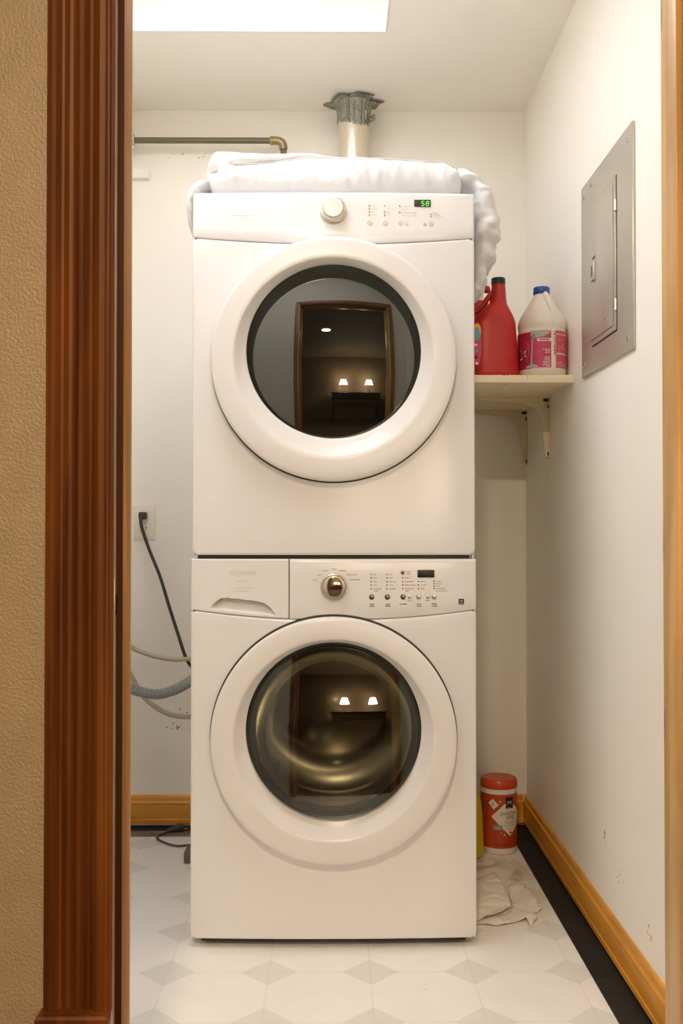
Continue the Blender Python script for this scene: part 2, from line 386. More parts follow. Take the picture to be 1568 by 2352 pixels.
# ================================================================== STRUCTURE
XL, XR, YB, ZC = -0.70, 0.65, 3.363, 2.417
YW0, YW1 = 1.345, 1.44          # doorway wall, hall face / laundry face
DX0, DX1, DZ = -0.294, 0.481, 2.06
f = MB().box(XL-.05, XR+.05, 1.40, YB+.05, -.05, 0).build('floor', 'vinyl', smooth=False)
struct(f, 'pale vinyl laundry floor printed with grey diamonds', 'floor')
f = MB().box(-2.4, 2.4, -3.6, 1.40, -.05, 0).build('floor_hall', 'carpet', smooth=False)
struct(f, 'dark carpeted floor of the hall outside the doorway', 'floor')
b = MB(); 
WL = scuffed_wall('back_wall_paint', PAINT, [
    ((0.024-0.48, 0, 2.262), (0.10, 0.2, 0.012), (0.66, 0.57, 0.44), 0.62, 95),
    ((-0.515+.025, 0, 0.335), (0.055, 0.2, 0.012), (0.36, 0.28, 0.19), 0.57, 120),
    ((-0.50+.025, 0, 0.385), (0.03, 0.2, 0.010), (0.32, 0.25, 0.16), 0.60, 120),
    ((-0.60+.025, 0, 0.555), (0.07, 0.2, 0.02), (0.62, 0.54, 0.43), 0.66, 90)])
w = b.box(XL-.05, XR+.05, YB, YB+.06, 0, ZC+.2).build('wall_back', WL, smooth=False)
struct(w, 'cream painted back wall behind the stacked machines', 'wall')
w = MB().box(XL-.06, XL, 1.40, YB, 0, ZC+.2).build('wall_left', scuffed_wall('left_wall_paint', PAINT, []), smooth=False)
struct(w, 'cream painted left laundry wall hidden behind the door jamb', 'wall')
cy = (1.40+YB)/2
WR = scuffed_wall('right_wall_paint', PAINT, [
    ((0, 2.275-cy, 0.205), (0.2, 0.035, 0.013), (0.66, 0.40, 0.17), 0.56, 60),
    ((0, 2.06-cy, 0.165), (0.2, 0.02, 0.02), (0.66, 0.40, 0.17), 0.57, 80),
    ((0, 2.40-cy, 0.26), (0.2, 0.012, 0.02), (0.30, 0.22, 0.14), 0.60, 90),
    ((0, 2.95-cy, 0.28), (0.2, 0.2, 0.14), (0.60, 0.50, 0.34), 0.70, 60)])
w = MB().box(XR, XR+.06, 1.40, YB, 0, ZC+.2).build('wall_right', WR, smooth=False)
struct(w, 'cream painted right wall holding the grey breaker panel', 'wall')
# doorway wall: hall face beige (slot 1), laundry face white (slot 0)
b = MB()
for (x0, x1, z0, z1) in ((-2.4, DX0-.016, 0, ZC+.2), (DX1+.016, 2.4, 0, ZC+.2), (DX0-.016, DX1+.016, DZ+.016, ZC+.2)):
    b.box(x0, x1, YW0, YW0+.012, z0, z1, 1); b.box(x0, x1, YW0+.012, YW1, z0, z1, 0)
w = b.build('wall_front', [scuffed_wall('front_wall_paint', PAINT, []), M['beige']], smooth=False)
struct(w, 'beige textured hall wall around the laundry doorway', 'wall')
# hall shell (seen in reflections)
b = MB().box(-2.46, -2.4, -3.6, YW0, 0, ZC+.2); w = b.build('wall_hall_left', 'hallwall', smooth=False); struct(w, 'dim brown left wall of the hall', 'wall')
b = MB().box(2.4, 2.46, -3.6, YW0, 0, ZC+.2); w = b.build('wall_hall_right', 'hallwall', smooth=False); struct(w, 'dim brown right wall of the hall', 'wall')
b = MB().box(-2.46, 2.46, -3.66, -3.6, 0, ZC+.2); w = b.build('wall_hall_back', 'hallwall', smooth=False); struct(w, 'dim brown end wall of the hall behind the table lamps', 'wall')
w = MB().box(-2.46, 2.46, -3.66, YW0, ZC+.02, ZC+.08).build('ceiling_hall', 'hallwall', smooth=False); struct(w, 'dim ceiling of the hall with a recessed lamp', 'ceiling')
# laundry ceiling with a recessed light well
HX0, HX1, HY0, HY1, HH = -0.60, 0.152, 1.62, 2.82, 0.13
HYD = 2.52
b = MB()
b.box(XL, HX0, YW1, YB, ZC, ZC+.03).box(HX1, XR, YW1, YB, ZC, ZC+.03)
b.box(HX0, HX1, YW1, HY0, ZC, ZC+.03).box(HX0, HX1, HY1, YB, ZC, ZC+.03)
b.box(HX0-.02, HX0, HY0-.02, HY1+.02, ZC+.03, ZC+HH).box(HX1, HX1+.02, HY0-.02, HY1+.02, ZC+.03, ZC+HH)
b.box(HX0, HX1, HY0-.02, HY0, ZC+.03, ZC+HH).box(HX0, HX1, HY1, HY1+.02, ZC+.03, ZC+HH)
b.box(HX0-.02, HX1+.02, HY0-.02, HY1+.02, ZC+HH, ZC+HH+.012)
w = b.build('ceiling', 'ceil', smooth=False); struct(w, 'cream laundry ceiling with a recessed light well', 'ceiling')
L_ = empty('ceiling_light', ((HX0+HX1)/2, (HY0+HY1)/2, ZC+.0), 'bright white recessed light panel in the laundry ceiling', 'ceiling light')
MB().box(HX0, HX1-.09, HY0, HYD, ZC+HH-.012, ZC+HH).build('diffuser', 'diffuser', L_, smooth=False)
b = MB()
for (x0,x1,y0,y1) in ((HX0,HX1,HY1-.004,HY1),(HX0,HX1,HY0,HY0+.004),(HX1-.004,HX1,HY0+.004,HY1-.004),(HX0,HX0+.004,HY0+.004,HY1-.004)):
    b.box(x0,x1,y0,y1,ZC-.002,ZC+.004)
b.build('trim_frame', 'plastic_white', L_, smooth=False)

# baseboards: moulded profile swept
bp = [(0,0),(.0125,0),(.0125,.012),(.0105,.0145),(.0105,.062),(.0125,.066),(.0125,.069),(.008,.075),(.008,.088),(.005,.093),(0,.093)]
ZB = 0.012
b = MB(); b.loops([[(XR-p, y, ZB+q) for p,q in bp] for y in (YW1, YB)], True, True, True)
w = b.build('baseboard_right', 'base_y', ang=20); struct(w, 'honey oak moulded baseboard along the right wall', 'baseboard')
b = MB(); b.loops([[(x, YB-p, ZB+q) for p,q in bp] for x in (XL, XR-.013)], True, True, True)
w = b.build('baseboard_back', 'base_x', ang=20); struct(w, 'honey oak moulded baseboard along the back wall', 'baseboard')
w = MB().box(.577, XR, YW1, YB, 0, .0025).build('trim_1', 'black_glue', smooth=False); struct(w, 'black glue strip on the floor along the right baseboard', 'floor strip')
w = MB().box(XL, .577, YB-.058, YB, 0, .0025).build('trim_2', 'black_glue', smooth=False); struct(w, 'black glue strip on the floor along the back baseboard', 'floor strip')
w = MB().box(XL, .56, YB-.115, YB-.058, 0, .0018).build('trim_3', 'grey_dust', smooth=False); struct(w, 'dusty grey bare strip beside the black strip at the back', 'floor strip')

# door jambs, stops and casing
def jamb(x0, x1, name, m, label):
    w = MB().rbox(x0, x1, YW0-.0105, YW1+.012, 0, DZ, .001).build(name, m); struct(w, label, 'door jamb'); return w
J1 = jamb(DX0-.016, DX0, 'door_1', 'jamb_lit', 'brown stained left door jamb with a strike plate')
J2 = jamb(DX1, DX1+.016, 'door_2', 'pine', 'light knotty pine right door jamb at the picture edge')
w = MB().rbox(DX0-.016, DX1+.016, YW0-.013, YW1+.012, DZ, DZ+.016, .0015).build('door_3', 'jamb'); struct(w, 'brown stained head jamb over the doorway', 'door jamb')
MB().rbox(DX0, DX0+.0085, 1.3525, 1.404, 0, DZ, .0008).build('door_stop', 'stop', J1)
MB().rbox(DX0, DX0+.0086, 1.3500, 1.3525, 0, DZ, .0004).build('stop_front_strip', 'strip', J1)  # thin dark brown strip over the front edge of the left stop
MB().rbox(DX1-.0092, DX1, 1.361, 1.404, 0, DZ-.01, .001).build('door_stop', 'pine', J2)
MB().rbox(DX0+.01, DX1-.01, 1.361, 1.404, DZ-.0092, DZ, .001).build('door_stop', 'jamb', w)
M['strike'] = mat('strike_brass', (0.72, 0.56, 0.30), rough=0.3, metal=0.7)
sp = MB().rbox(DX0, DX0+.0012, 1.3365, 1.3498, .862, .936, .0004).build('strike_plate', 'strike', J1); sp['label'] = 'brass strike plate'
MB().rbox(DX0+.0008, DX0+.0016, 1.3405, 1.3475, .886, .914, .0002).build('latch_hole', 'dark', J1)
cp = [(0,0),(0,10),(3,13),(9,14),(14,16),(24,16),(28,14),(34,9),(40,8.5),(45,11),(48,12),(52,9),(60,8),(68,10),(71,12),(75,9),(83,7),(92,10),(95,12),(99,9),(106,9),(112,13),(124,17),(136,16),(141,13.5),(146,12.8),(150,14.5),(155,14.5),(157,12),(157,0)]
def casing(xo, s, z0, z1, name, label, m='casing'):
    k = .0915/157
    b = MB(); b.loops([[(xo+s*u*k, YW0-p*.001-.0002, z) for u,p in cp] for z in (z0, z1)], True, True, True)
    w = b.build(name, m, ang=25); struct(w, label, 'door casing'); return w
CS = casing(-.3856, 1, .364, 2.15, 'trim_4', 'dark walnut fluted door casing left of the doorway')
casing(.572, -1, .364, 2.15, 'trim_5', 'dark walnut fluted door casing right of the doorway')
w = MB().rbox(-.392, .579, YW0-.018, YW0, 2.15, 2.25, .003).build('trim_6', 'casing'); struct(w, 'dark walnut head casing above the doorway', 'door casing')
for nm, x0, x1, lb in (('trim_7', -.3905, -.2955, 'dark walnut plinth block under the left casing'), ('trim_8', .482, .577, 'dark walnut plinth block under the right casing')):
    b = MB(); b.rbox(x0+.003, x1-.003, YW0-.029, YW0, 0, .353, .001)
    b.loops([[(x0+e, YW0, z), (x0+e, YW0-.033+e, z), (x1-e, YW0-.033+e, z), (x1-e, YW0, z)] for e, z in ((.002,.352),(0,.354),(0,.3605),(.003,.364))], True, True, True)
    w = b.build(nm, 'casing', ang=20); struct(w, lb, 'plinth block')
# laundry-side casing
for nm, bx, lb in (('trim_9', (DX0-.040, DX0-.006, 0, DZ+.034), 'brown door casing on the laundry side, latch side'),
                   ('trim_10', (DX1+.006, DX1+.040, 0, DZ+.034), 'brown door casing on the laundry side, hinge side'),
                   ('trim_11', (DX0-.006, DX1+.006, DZ+.004, DZ+.034), 'brown head casing on the laundry side')):
    w = MB().rbox(bx[0], bx[1], YW1, YW1+.014, bx[2], bx[3], .003).build(nm, 'jamb'); struct(w, lb, 'door casing')

# ================================================================== APPLIANCES
F0, BOW, HWID = 2.386, 0.009, 0.343
def fy(x, hw=HWID): return F0 + BOW*(x/hw)**2
def panel_with_hole(name, parent, hw, z0, topf, cx, cz, r, rc=.016):
    """front sheet between bottom z0 and the curved seam topf(x), with a round opening"""
    B = []
    def arc(px, pz, a0, a1, k=8):
        for i in range(k+1):
            a = a0+(a1-a0)*i/k; B.append((px+rc*math.cos(a), pz+rc*math.sin(a)))
    for i in range(1, 40): B.append((-hw+rc+(2*hw-2*rc)*i/40, z0))
    arc(hw-rc, z0+rc, -PI/2, 0)
    zt = topf(hw)
    for i in range(1, 40): B.append((hw, z0+rc+(zt-.006-z0-rc)*i/40))
    for i in range(61):
        x = hw-2*hw*i/60; B.append((x*.9985, topf(x)-(.006 if i in (0,60) else 0)))
    for i in range(1, 40): B.append((-hw, zt-.006-(zt-.006-z0-rc)*i/40))
    arc(-hw+rc, z0+rc, PI, 1.5*PI)
    def loop(t, ins, dy):
        L = []
        for (x, z) in B:
            a = math.atan2(z-cz, x-cx); px, pz = cx+r*math.cos(a), cz+r*math.sin(a)
            d = math.hypot(x-px, z-pz)+1e-6; tt = min(1, t+ins/d)
            X = x+(px-x)*tt; Z = z+(pz-z)*tt
            L.append((X, fy(X, hw)+dy, Z))
        return L
    Ls = [loop(0,0,.018), loop(0,0,.006), loop(0,.0012,.0022), loop(0,.004,.0003), loop(0,.008,0)]
    for t in (.2,.4,.6,.8,1): Ls.append(loop(t,.008*(1-t),0))
    Ls.append([(p[0],p[1]+.02,p[2]) for p in Ls[-1]])
    return MB().loops(Ls, True).build(name, 'enamel', parent, ang=50)
def control_face(hw, zb, zt, x0=None, x1=None, dep=.02, nx=60, lean=0.0):
    """bowed control panel front between curve zb(x) and zt, rounded at all edges"""
    x0 = -hw if x0 is None else x0; x1 = hw if x1 is None else x1
    xs = [x0, x0+.0008, x0+.003, x0+.007] + [x0+.007+(x1-x0-.014)*i/nx for i in range(1, nx)] + [x1-.007, x1-.003, x1-.0008, x1]
    def edge(x):
        d = min(x-x0, x1-x); return .0 if d >= .007 else {0:.006,1:.0028,2:.0008,3:0}[min(range(4), key=lambda k: abs((0,.0008,.003,.007)[k]-d))]
    rows = [(0,dep),(0,.004),(.0010,.0014),(.003,.0002)]
    Ls = []
    for x in xs:
        b0 = zb(x); col_ = []
        for d, dy in rows: col_.append((x, fy(x,hw)+max(dy, 0)+edge(x), b0+d))
        for t in (.25,.5,.75): col_.append((x, fy(x,hw)+edge(x)+lean*t, b0+.003+(zt-b0-.012)*t))
        for d, dy in ((.009,0),(.004,.0008),(.0012,.003),(0,.008),(0,dep)): col_.append((x, fy(x,hw)+edge(x)+dy+lean, zt-d))
        Ls.append(col_)
    return MB().loops(Ls, False), xs
def cabinet(name, parent, hw, z0, z1, y1, zoff=0):
    b = MB(); y0 = F0+BOW+.004; t = .004
    b.rbox(-hw, -hw+t, y0, y1, z0, z1, .0015).rbox(hw-t, hw, y0, y1, z0, z1, .0015)
    b.box(-hw+t, hw-t, y0+.012, y1, z1-t, z1).box(-hw+t, hw-t, y0+.01, y1, z0, z0+t).box(-hw+t, hw-t, y1-t, y1, z0+t, z1-t)
    return b.build(name, 'enamel', parent)
DN = 128
RING = [(.2885,.000,0),(.2910,.004,0),(.2916,.016,0),(.2914,.028,0),(.2902,.0330,0),(.2875,.0352,0),(.281,.0364,0),(.265,.0376,0),(.247,.0380,.001),(.2395,.0377,.002),(.2365,.0366,.003),(.2340,.0340,.004),(.2275,.0260,.007),(.2180,.0165,.013),(.2120,.0110,.0175),(.2092,.0085,.0205),(.2085,.0060,.0210)]
def door_ring(name, parent, cz, m='plastic_white'):
    o = MB().loops([circ(0, cz+e, r, F0-p, DN) for r,p,e in RING] , True).build(name, m, parent, ang=60); return o
def knob_parts(kb, cx, cz, yb, r, m_body, m_face, dome=0.0):
    """kb is the knob root part; skirt ring + cap as its sub-parts"""
    pass

# ---------------------------------------------------------------- dryer
DR = empty('clothes_dryer', (0, 2.75, .937), 'white front-loading dryer with a dark round window, stacked on the washer', 'dryer')
DHW, DZ0, DZ1 = .3405, .937, 1.8135
dseam = lambda x: 1.7037-.0168*(1-(x/DHW)**2)
cabinet('cabinet', DR, DHW-.002, DZ0, DZ1-.003, 3.13)
DCZ = 1.404
panel_with_hole('front_panel', DR, DHW, DZ0, lambda x: dseam(x)-.0012, 0, DCZ, .25)
b, _ = control_face(DHW, dseam, DZ1, lean=.004)
DCP = b.build('control_panel', 'enamel', DR, ang=50)
dfy = lambda x: fy(x, DHW)+.002
gp = MB().loops([circ(0, DCZ, .284, F0-.0015, DN), circ(0, DCZ, .2945, F0-.0015, DN), circ(0, DCZ, .2945, F0+.012, DN)], True).build('door_gap', 'gap', DR);  # dark ring standing in for the shaded gap around the dryer door
dd = door_ring('door', DR, DCZ); dd['label'] = 'round white door ring'
z_ = DCZ
bz = MB().loops([circ(0, z_+.0208, .2088, F0-.0075, DN), circ(0, z_+.019, .2065, F0-.003, DN), circ(0, z_+.012, .199, F0+.008, DN), circ(0, z_+.008, .1945, F0+.014, DN)], True).build('bezel', 'bezel', dd)
def tilted(L, cz, t): return [(p[0], p[1]+(p[2]-cz)*t, p[2]) for p in L]
def dome(cx, cz, r, yedge, Rc, n=DN, k=14, sgn=-1, tilt=0.0):
    sag0 = Rc-math.sqrt(Rc*Rc-r*r); Ls = []
    for i in range(k+1):
        rr = r*math.cos(.5*PI*i/k)*.998+.002*r; h = (math.sqrt(Rc*Rc-rr*rr)-(Rc-sag0))
        Ls.append(tilted(circ(cx, cz, rr, yedge+sgn*h, n), cz, tilt))
    return MB().loops(Ls, True, False, True)
gl = dome(0, z_+.008, .1950, F0+.0135, 0.92).build('window_glass', 'dryer_glass', dd, ang=80); gl['label'] = 'dark reflective convex glass'
MB().lathe([(.2,0),(.2,.01)], (0, F0+.06, z_+.008), 64, 'Y').build('window_backing', 'dark', dd)
# dryer knob
kx, kz = -.001, 1.005+(1210-483)/956
kn = MB().lathe([(.0325,0),(.0325,.004),(.0315,.0075),(.029,.009),(.0265,.0092)], (kx, dfy(kx)+.001, kz), 56, 'Y', cap0=True, cap1=True).build('knob', 'satin', DCP)
b = MB().lathe([(.0265,.009),(.0255,.020),(.0245,.030),(.0225,.033),(.001,.0335)], (kx, dfy(kx), kz+.0), 56, 'Y').build('knob_cap', 'plastic_white', DCP); 
b = MB().lathe([(.0247,.0275),(.0257,.0285),(.0257,.0300),(.0245,.031)], (kx, dfy(kx), kz), 56, 'Y').build('knob_rim', 'chrome', DCP)
def X_(px, s=956): return (px-766)/s
def Z_(py, s=956): return 1.005+(1210-py)/s
# display "58"
dx0, dx1, dz0, dz1 = X_(952), X_(989.5), Z_(471), Z_(455)
MB().rbox(dx0, dx1, dfy(X_(970))-.0012, dfy(X_(970))+.002, dz0, dz1, .0011).build('display', 'dark', DCP)
SEG = {'a':(0,1,1,1),'b':(1,.5,1,1),'c':(1,0,1,.5),'d':(0,0,1,0),'e':(0,0,0,.5),'f':(0,.5,0,1),'g':(0,.5,1,.5)}
b = MB()
for digit, ox in (('afgcd', X_(968)), ('abcdefg', X_(978.5))):
    W_, H_, t = .0062, .0104, .00075
    for sgm in digit:
        u0,v0,u1,v1 = SEG[sgm]; y = dfy(X_(970))-.0017
        sh = lambda v: v*H_*.12
        zb_ = Z_(469)
        a = (ox+u0*W_+sh(v0), zb_+v0*H_); c = (ox+u1*W_+sh(v1), zb_+v1*H_)
        if v0 == v1: P = [(a[0]+t*.6,a[1]-t),(c[0]-t*.6,a[1]-t),(c[0]-t*.6,a[1]+t),(a[0]+t*.6,a[1]+t)]
        else: P = [(a[0]-t,a[1]+t*.6),(a[0]+t,a[1]+t*.6),(c[0]+t,c[1]-t*.6),(c[0]-t,c[1]-t*.6)]
        b.add([(p[0],y,p[1]) for p in P], [(0,1,2,3)])
g = b.build('display_digits', 'led', DCP, smooth=False, fix=False); g['label'] = 'green lit digits 58'
# print on the dryer panel
b = MB()
microtext(b, X_(529), Z_(493), .058, .0022, dfy); microtext(b, X_(541), Z_(499.5), .034, .0020, dfy, seed=1)
for (tx, ty, w_) in ((724,463,.011),(717,473,.013),(737,455.5,.026),(775,455.5,.018),(789,462,.010),(797,472,.008),(799,486,.008),(799,500,.006)):
    microtext(b, X_(tx), Z_(ty), w_, .0018, dfy)
cols = [(848, (470,477,484,491.5), (.010,.014,.008,.012)), (883, (470,477,484,491.5), (.010,.015,.007,.012)), (918, (470.5,477,485,492), (.021,.017,.036,.036)), (990, (484,488.5,494), (.012,.016,.024))]
for (tx, tys, ws) in cols:
    for i, (ty, w_) in enumerate(zip(tys, ws)): microtext(b, X_(tx+5), Z_(ty+1), w_, .0018, dfy, seed=i)
for (tx, ty, w_) in ((843,519,.012),(880,519,.009),(878.5,524,.011),(911,521.5,.017),(929,513.5,.010),(928,517,.012),(970,514,.008),(968,518.5,.014)): microtext(b, X_(tx), Z_(ty), w_, .0022, dfy)
pr = b.build('printed_text', 'print_faint', DCP, smooth=False, fix=False)
b = MB(); microtext(b, X_(983.5), Z_(524.5), .0125, .0024, dfy); microtext(b, X_(983), Z_(530), .014, .0024, dfy, seed=3)
b.build('printed_text', 'print', DCP, smooth=False, fix=False)
led_me = None
for (tx, tys, ws) in cols:
    for i, ty in enumerate(tys):
        if (tx in (883, 918) and i == 1) or (tx == 918 and i == 3) or (tx == 990 and i == 0): continue
        x = X_(tx); MB().lathe([(.0019,0),(.0019,.0006)], (x, dfy(x), Z_(ty)), 10, 'Y').build('indicator_light', 'print', DCP, smooth=False)
for (tx, ty, r) in ((849,510.5,.0064),(885,510.5,.0064),(920,510,.0064),(934,511,.0045),(976,512,.0045),(991,511,.0064)):
    x = X_(tx); MB().lathe([(r,0),(r,.0016),(r*.85,.0026),(.0006,.0028)], (x, dfy(x)+.001, Z_(ty)), 24, 'Y').build('button', 'btn', DCP)
# stacking kit in the gap under the dryer
MB().box(-.328, .328, F0+.022, 3.10, .928, .937).build('stacking_bracket', 'dark', DR, smooth=False)
for s in (-1,):
    MB().rbox(.3335, .337, F0+.012, F0+.03, .928, .937, .0005).build('bracket_tab', 'enamel', DR)

# ---------------------------------------------------------------- washer
WA = empty('washing_machine', (0, 2.75, 0), 'white front-loading washing machine with a clear round window, under the dryer', 'washing machine')
WHW, WZ0, WZ1 = .343, .021, .928
wseam = lambda x: .806-.024*(1-(x/WHW)**2)
cabinet('cabinet', WA, WHW-.002, WZ0, WZ1-.001, 3.13)
WCZ = .500
panel_with_hole('front_panel', WA, WHW, WZ0, lambda x: wseam(x)-.0008, 0, WCZ, .25)
XD = X_(664)
wfy = lambda x: fy(x, WHW)
b, _ = control_face(WHW, wseam, WZ1, x0=XD+.0006, x1=WHW, nx=50)
WCP = b.build('control_panel', 'enamel', WA, ang=50)
# detergent drawer: fine grid with a scooped finger recess
nx, nz = 150, 96
x0, x1 = -WHW, XD-.0006
def scoop(x, z):
    px = 766+x*956
    # top outline of the recess (px -> py) and floor line
    pts = [(484,1398),(490,1388),(500,1379),(508,1374.5),(520,1373),(560,1377.5),(590,1381),(604,1384.5),(615,1391),(624,1400),(632,1412)]
    if px <= 484 or px >= 632: return 0
    for (a, b_), (c_, d_) in zip(pts, pts[1:]):
        if a <= px <= c_: top = b_+(d_-b_)*(px-a)/(c_-a); break
    bot = 1398+(px-484)*(1413-1398)/(632-484)
    py = 1210-(z-1.005)*956
    if py <= top or py >= bot: return 0
    t = (py-top)/(bot-top); full = min(1, (bot-top)/22)
    return .030*full*(1-t)**.8 * min(1, (py-top)/1.2)
b = MB(); Ls = []
for i in range(nx+1):
    x = x0+(x1-x0)*i/nx; row = []
    e = min(x-x0, x1-x); ed = .006 if e < 1e-6 else (.0012 if e < .002 else 0)
    zb_ = wseam(x)
    row.append((x, wfy(x)+.03, zb_)); 
    for j in range(nz+1):
        z = zb_+(WZ1-zb_)*j/nz; d = min(z-zb_, WZ1-z); dy = .005 if d < 1e-6 else (.001 if d < .002 else 0)
        row.append((x, wfy(x)+max(ed, dy)+scoop(x, z), z))
    row.append((x, wfy(x)+.03, WZ1)); Ls.append(row)
DW = b.loops(Ls, False).build('detergent_drawer', 'enamel', WA, ang=45); DW['label'] = 'drawer front with scooped finger grip'
b = MB(); V, F = text_geo('GIDAIRE', .0155, spacing=1.15)
xx, zz = X_(558), Z_(1317)
b.add([(xx+v[0], wfy(xx+v[0])-.0004, zz+v[1]) for v in V], F); b.build('brand_lettering', 'print_faint', DW, smooth=False, fix=False)
b = MB(); microtext(b, X_(528), Z_(1351), .060, .0022, wfy); microtext(b, X_(538), Z_(1357.5), .036, .0022, wfy, seed=2); microtext(b, X_(543), Z_(1336), .028, .003, wfy, seed=5)
b.build('printed_text', 'print_faint', DW, smooth=False, fix=False)
# washer knob
kx, kz = X_(766.5), Z_(1347)
MB().lathe([(.0330,0),(.0330,.005),(.0315,.009),(.0285,.010),(.0275,.0085)], (kx, wfy(kx)+.001, kz), 56, 'Y').build('knob', 'satin', WCP)
MB().lathe([(.0275,.0085),(.027,.018),(.0255,.0215),(.0235,.022)], (kx, wfy(kx), kz), 56, 'Y').build('knob_rim', 'satin', WCP)
b = MB().lathe([(.0237,.0215),(.0230,.0225),(.0215,.0230),(.016,.0240),(.010,.0247),(.005,.0250),(.0005,.0251)], (kx, wfy(kx), kz+.0005), 56, 'Y').build('knob_cap', 'chrome', WCP); b['label'] = 'mirror chrome knob face'
MB().rbox(X_(958), X_(997), wfy(X_(978))-.0014, wfy(X_(978))+.002, Z_(1326.5), Z_(1309), .0011).build('display', 'dark', WCP)
b = MB()
for (tx, ty, w_) in ((718,1333,.012),(727,1321.5,.012),(740,1311.5,.016),(761,1307.5,.012),(777,1311.5,.019),(795,1320.5,.026),(802,1332,.026)): microtext(b, X_(tx), Z_(ty), w_, .0024, wfy)
wcols = [(852, (1319,1327,1335.5,1343.5,1352), (.006,.010,.008,.008,.019)), (888, (1319,1327,1335.5,1343.5,1352), (.008,.009,.016,.009,.015)),
         (924, (1327,1335.5,1343.5,1352), (.012,.022,.026,.022)), (960, (1335.5,1343.5,1352), (.012,.014,.010)), (996, (1335,1340.5,1346,1352), (.015,.014,.009,.022))]
for (tx, tys, ws) in wcols:
    for i, (ty, w_) in enumerate(zip(tys, ws)): microtext(b, X_(tx+5), Z_(ty+1.2), w_, .0022, wfy, seed=i)
microtext(b, X_(859), Z_(1358), .009, .0022, wfy); microtext(b, X_(930), Z_(1358), .009, .0022, wfy); microtext(b, X_(1000), Z_(1358), .030, .0022, wfy)
microtext(b, X_(932), Z_(1314.5), .012, .0022, wfy); microtext(b, X_(932), Z_(1319.5), .010, .0022, wfy, seed=4)
microtext(b, X_(935), Z_(1380.5), .011, .002, wfy); microtext(b, X_(976), Z_(1380), .012, .0024, wfy)
b.build('printed_text', 'print', WCP, smooth=False, fix=False)
b = MB()
for (tx, ty, w_) in ((849,1387,.011),(848,1391.5,.012),(885,1387,.011),(884,1391.5,.013),(917,1387,.018),(957,1387,.010),(956.5,1391.5,.012),(991,1386.5,.012),(990.5,1391.5,.014)): microtext(b, X_(tx), Z_(ty+1.2), w_, .0027, wfy)
b.build('printed_text', 'print_dark', WCP, smooth=False, fix=False)
for (tx, tys, ws) in wcols:
    for ty in tys:
        x = X_(tx); MB().lathe([(.0016,0),(.0016,.0006)], (x, wfy(x), Z_(ty)), 10, 'Y').build('indicator_light', 'print_dark', WCP, smooth=False)
for (tx, ty, r, m) in ((853,1371,.0066,'btn_metal'),(889,1371,.0066,'btn_metal'),(925,1371,.0066,'btn_metal'),(940,1371,.0048,'btn'),(961,1370.5,.0066,'btn'),(982,1371,.0048,'btn'),(996.5,1370.5,.0066,'btn'),(924,1315,.0048,'btn_metal')):
    x = X_(tx); MB().lathe([(r,0),(r,.0016),(r*.9,.0026),(r*.5,.0033),(.0005,.0035)], (x, wfy(x)+.001, Z_(ty)), 28, 'Y').build('button', m if m == 'btn_metal' else 'satin', WCP)
# small dark square emblem
xx, zz = X_(1059), Z_(1382); hs = .0066; yy = wfy(xx)
em = MB().add([(xx-hs,yy-.0004,zz-hs),(xx+hs,yy-.0004,zz-hs),(xx+hs,yy-.0004,zz+hs),(xx-hs,yy-.0004,zz+hs)], [(0,1,2,3)])
star = []
for i in range(10):
    a = PI/2+PI*i/5; r = .0032 if i % 2 == 0 else .0013; star.append((xx+.0012+r*math.cos(a), yy-.0007, zz+.0018+r*math.sin(a)))
em.add(star, [tuple(range(10))], 1)
em.add([(xx-.0055,yy-.0007,zz-.0008),(xx-.002,yy-.0007,zz+.0035),(xx-.0012,yy-.0007,zz+.003),(xx-.0043,yy-.0007,zz-.001)], [(0,1,2,3)], 1)
em.add([(xx-.0055,yy-.0007,zz-.0046),(xx+.0055,yy-.0007,zz-.0046),(xx+.0055,yy-.0007,zz-.0032),(xx-.0055,yy-.0007,zz-.0032)], [(0,1,2,3)], 1)
em.build('star_emblem', ['lab_black', 'print_faint'], WCP, smooth=False, fix=False)
MB().loops([circ(0, WCZ, .284, F0-.0015, DN), circ(0, WCZ, .2955, F0-.0015, DN), circ(0, WCZ, .2955, F0+.012, DN)], True).build('door_gap', 'gap', WA)  # dark ring standing in for the shaded gap around the washer door
wd = door_ring('door', WA, WCZ); wd['label'] = 'round white door ring'
ez = WCZ+.0208
WT = .095
MB().loops([circ(0, ez, .2088, F0-.0075, DN), tilted(circ(0, ez, .2060, F0-.004, DN), ez, WT), tilted(circ(0, ez-.001, .2000, F0-.0015, DN), ez, WT), tilted(circ(0, ez-.002, .1940, F0+.0005, DN), ez, WT), tilted(circ(0, ez-.002, .188, F0+.006, DN), ez, WT)], True).build('window_rim', 'bezel', wd)
gl = dome(0, ez-.001, .2010, F0-.0015, 1.05, tilt=WT).build('window_glass', 'washer_glass', wd, ang=80); gl['label'] = 'clear tinted convex glass'
MB().loops([tilted(circ(0, ez-.004, r, F0+.012+y, DN), ez, WT) for r, y in ((.186,.004),(.182,.02),(.170,.05),(.150,.085),(.125,.105),(.09,.118),(.05,.124),(.01,.126))], True, False, True).build('glass_bowl', 'bowl_glass', wd, ang=80)
MB().loops([circ(0, ez-.004, r, F0+y, DN) for r, y in ((.24,.034),(.208,.038),(.200,.050),(.206,.065),(.200,.08),(.208,.095),(.228,.104))], True).build('gasket', 'gasket', WA, ang=60)
dm = MB().loops([circ(0, ez-.006, r, F0+y, DN) for r, y in ((.205,.105),(.215,.112),(.262,.125),(.266,.15),(.266,.43),(.255,.45),(.17,.47),(.15,.462),(.10,.44),(.055,.40),(.03,.385),(.008,.38))], True, False, True).build('drum', 'drum', WA, ang=50)
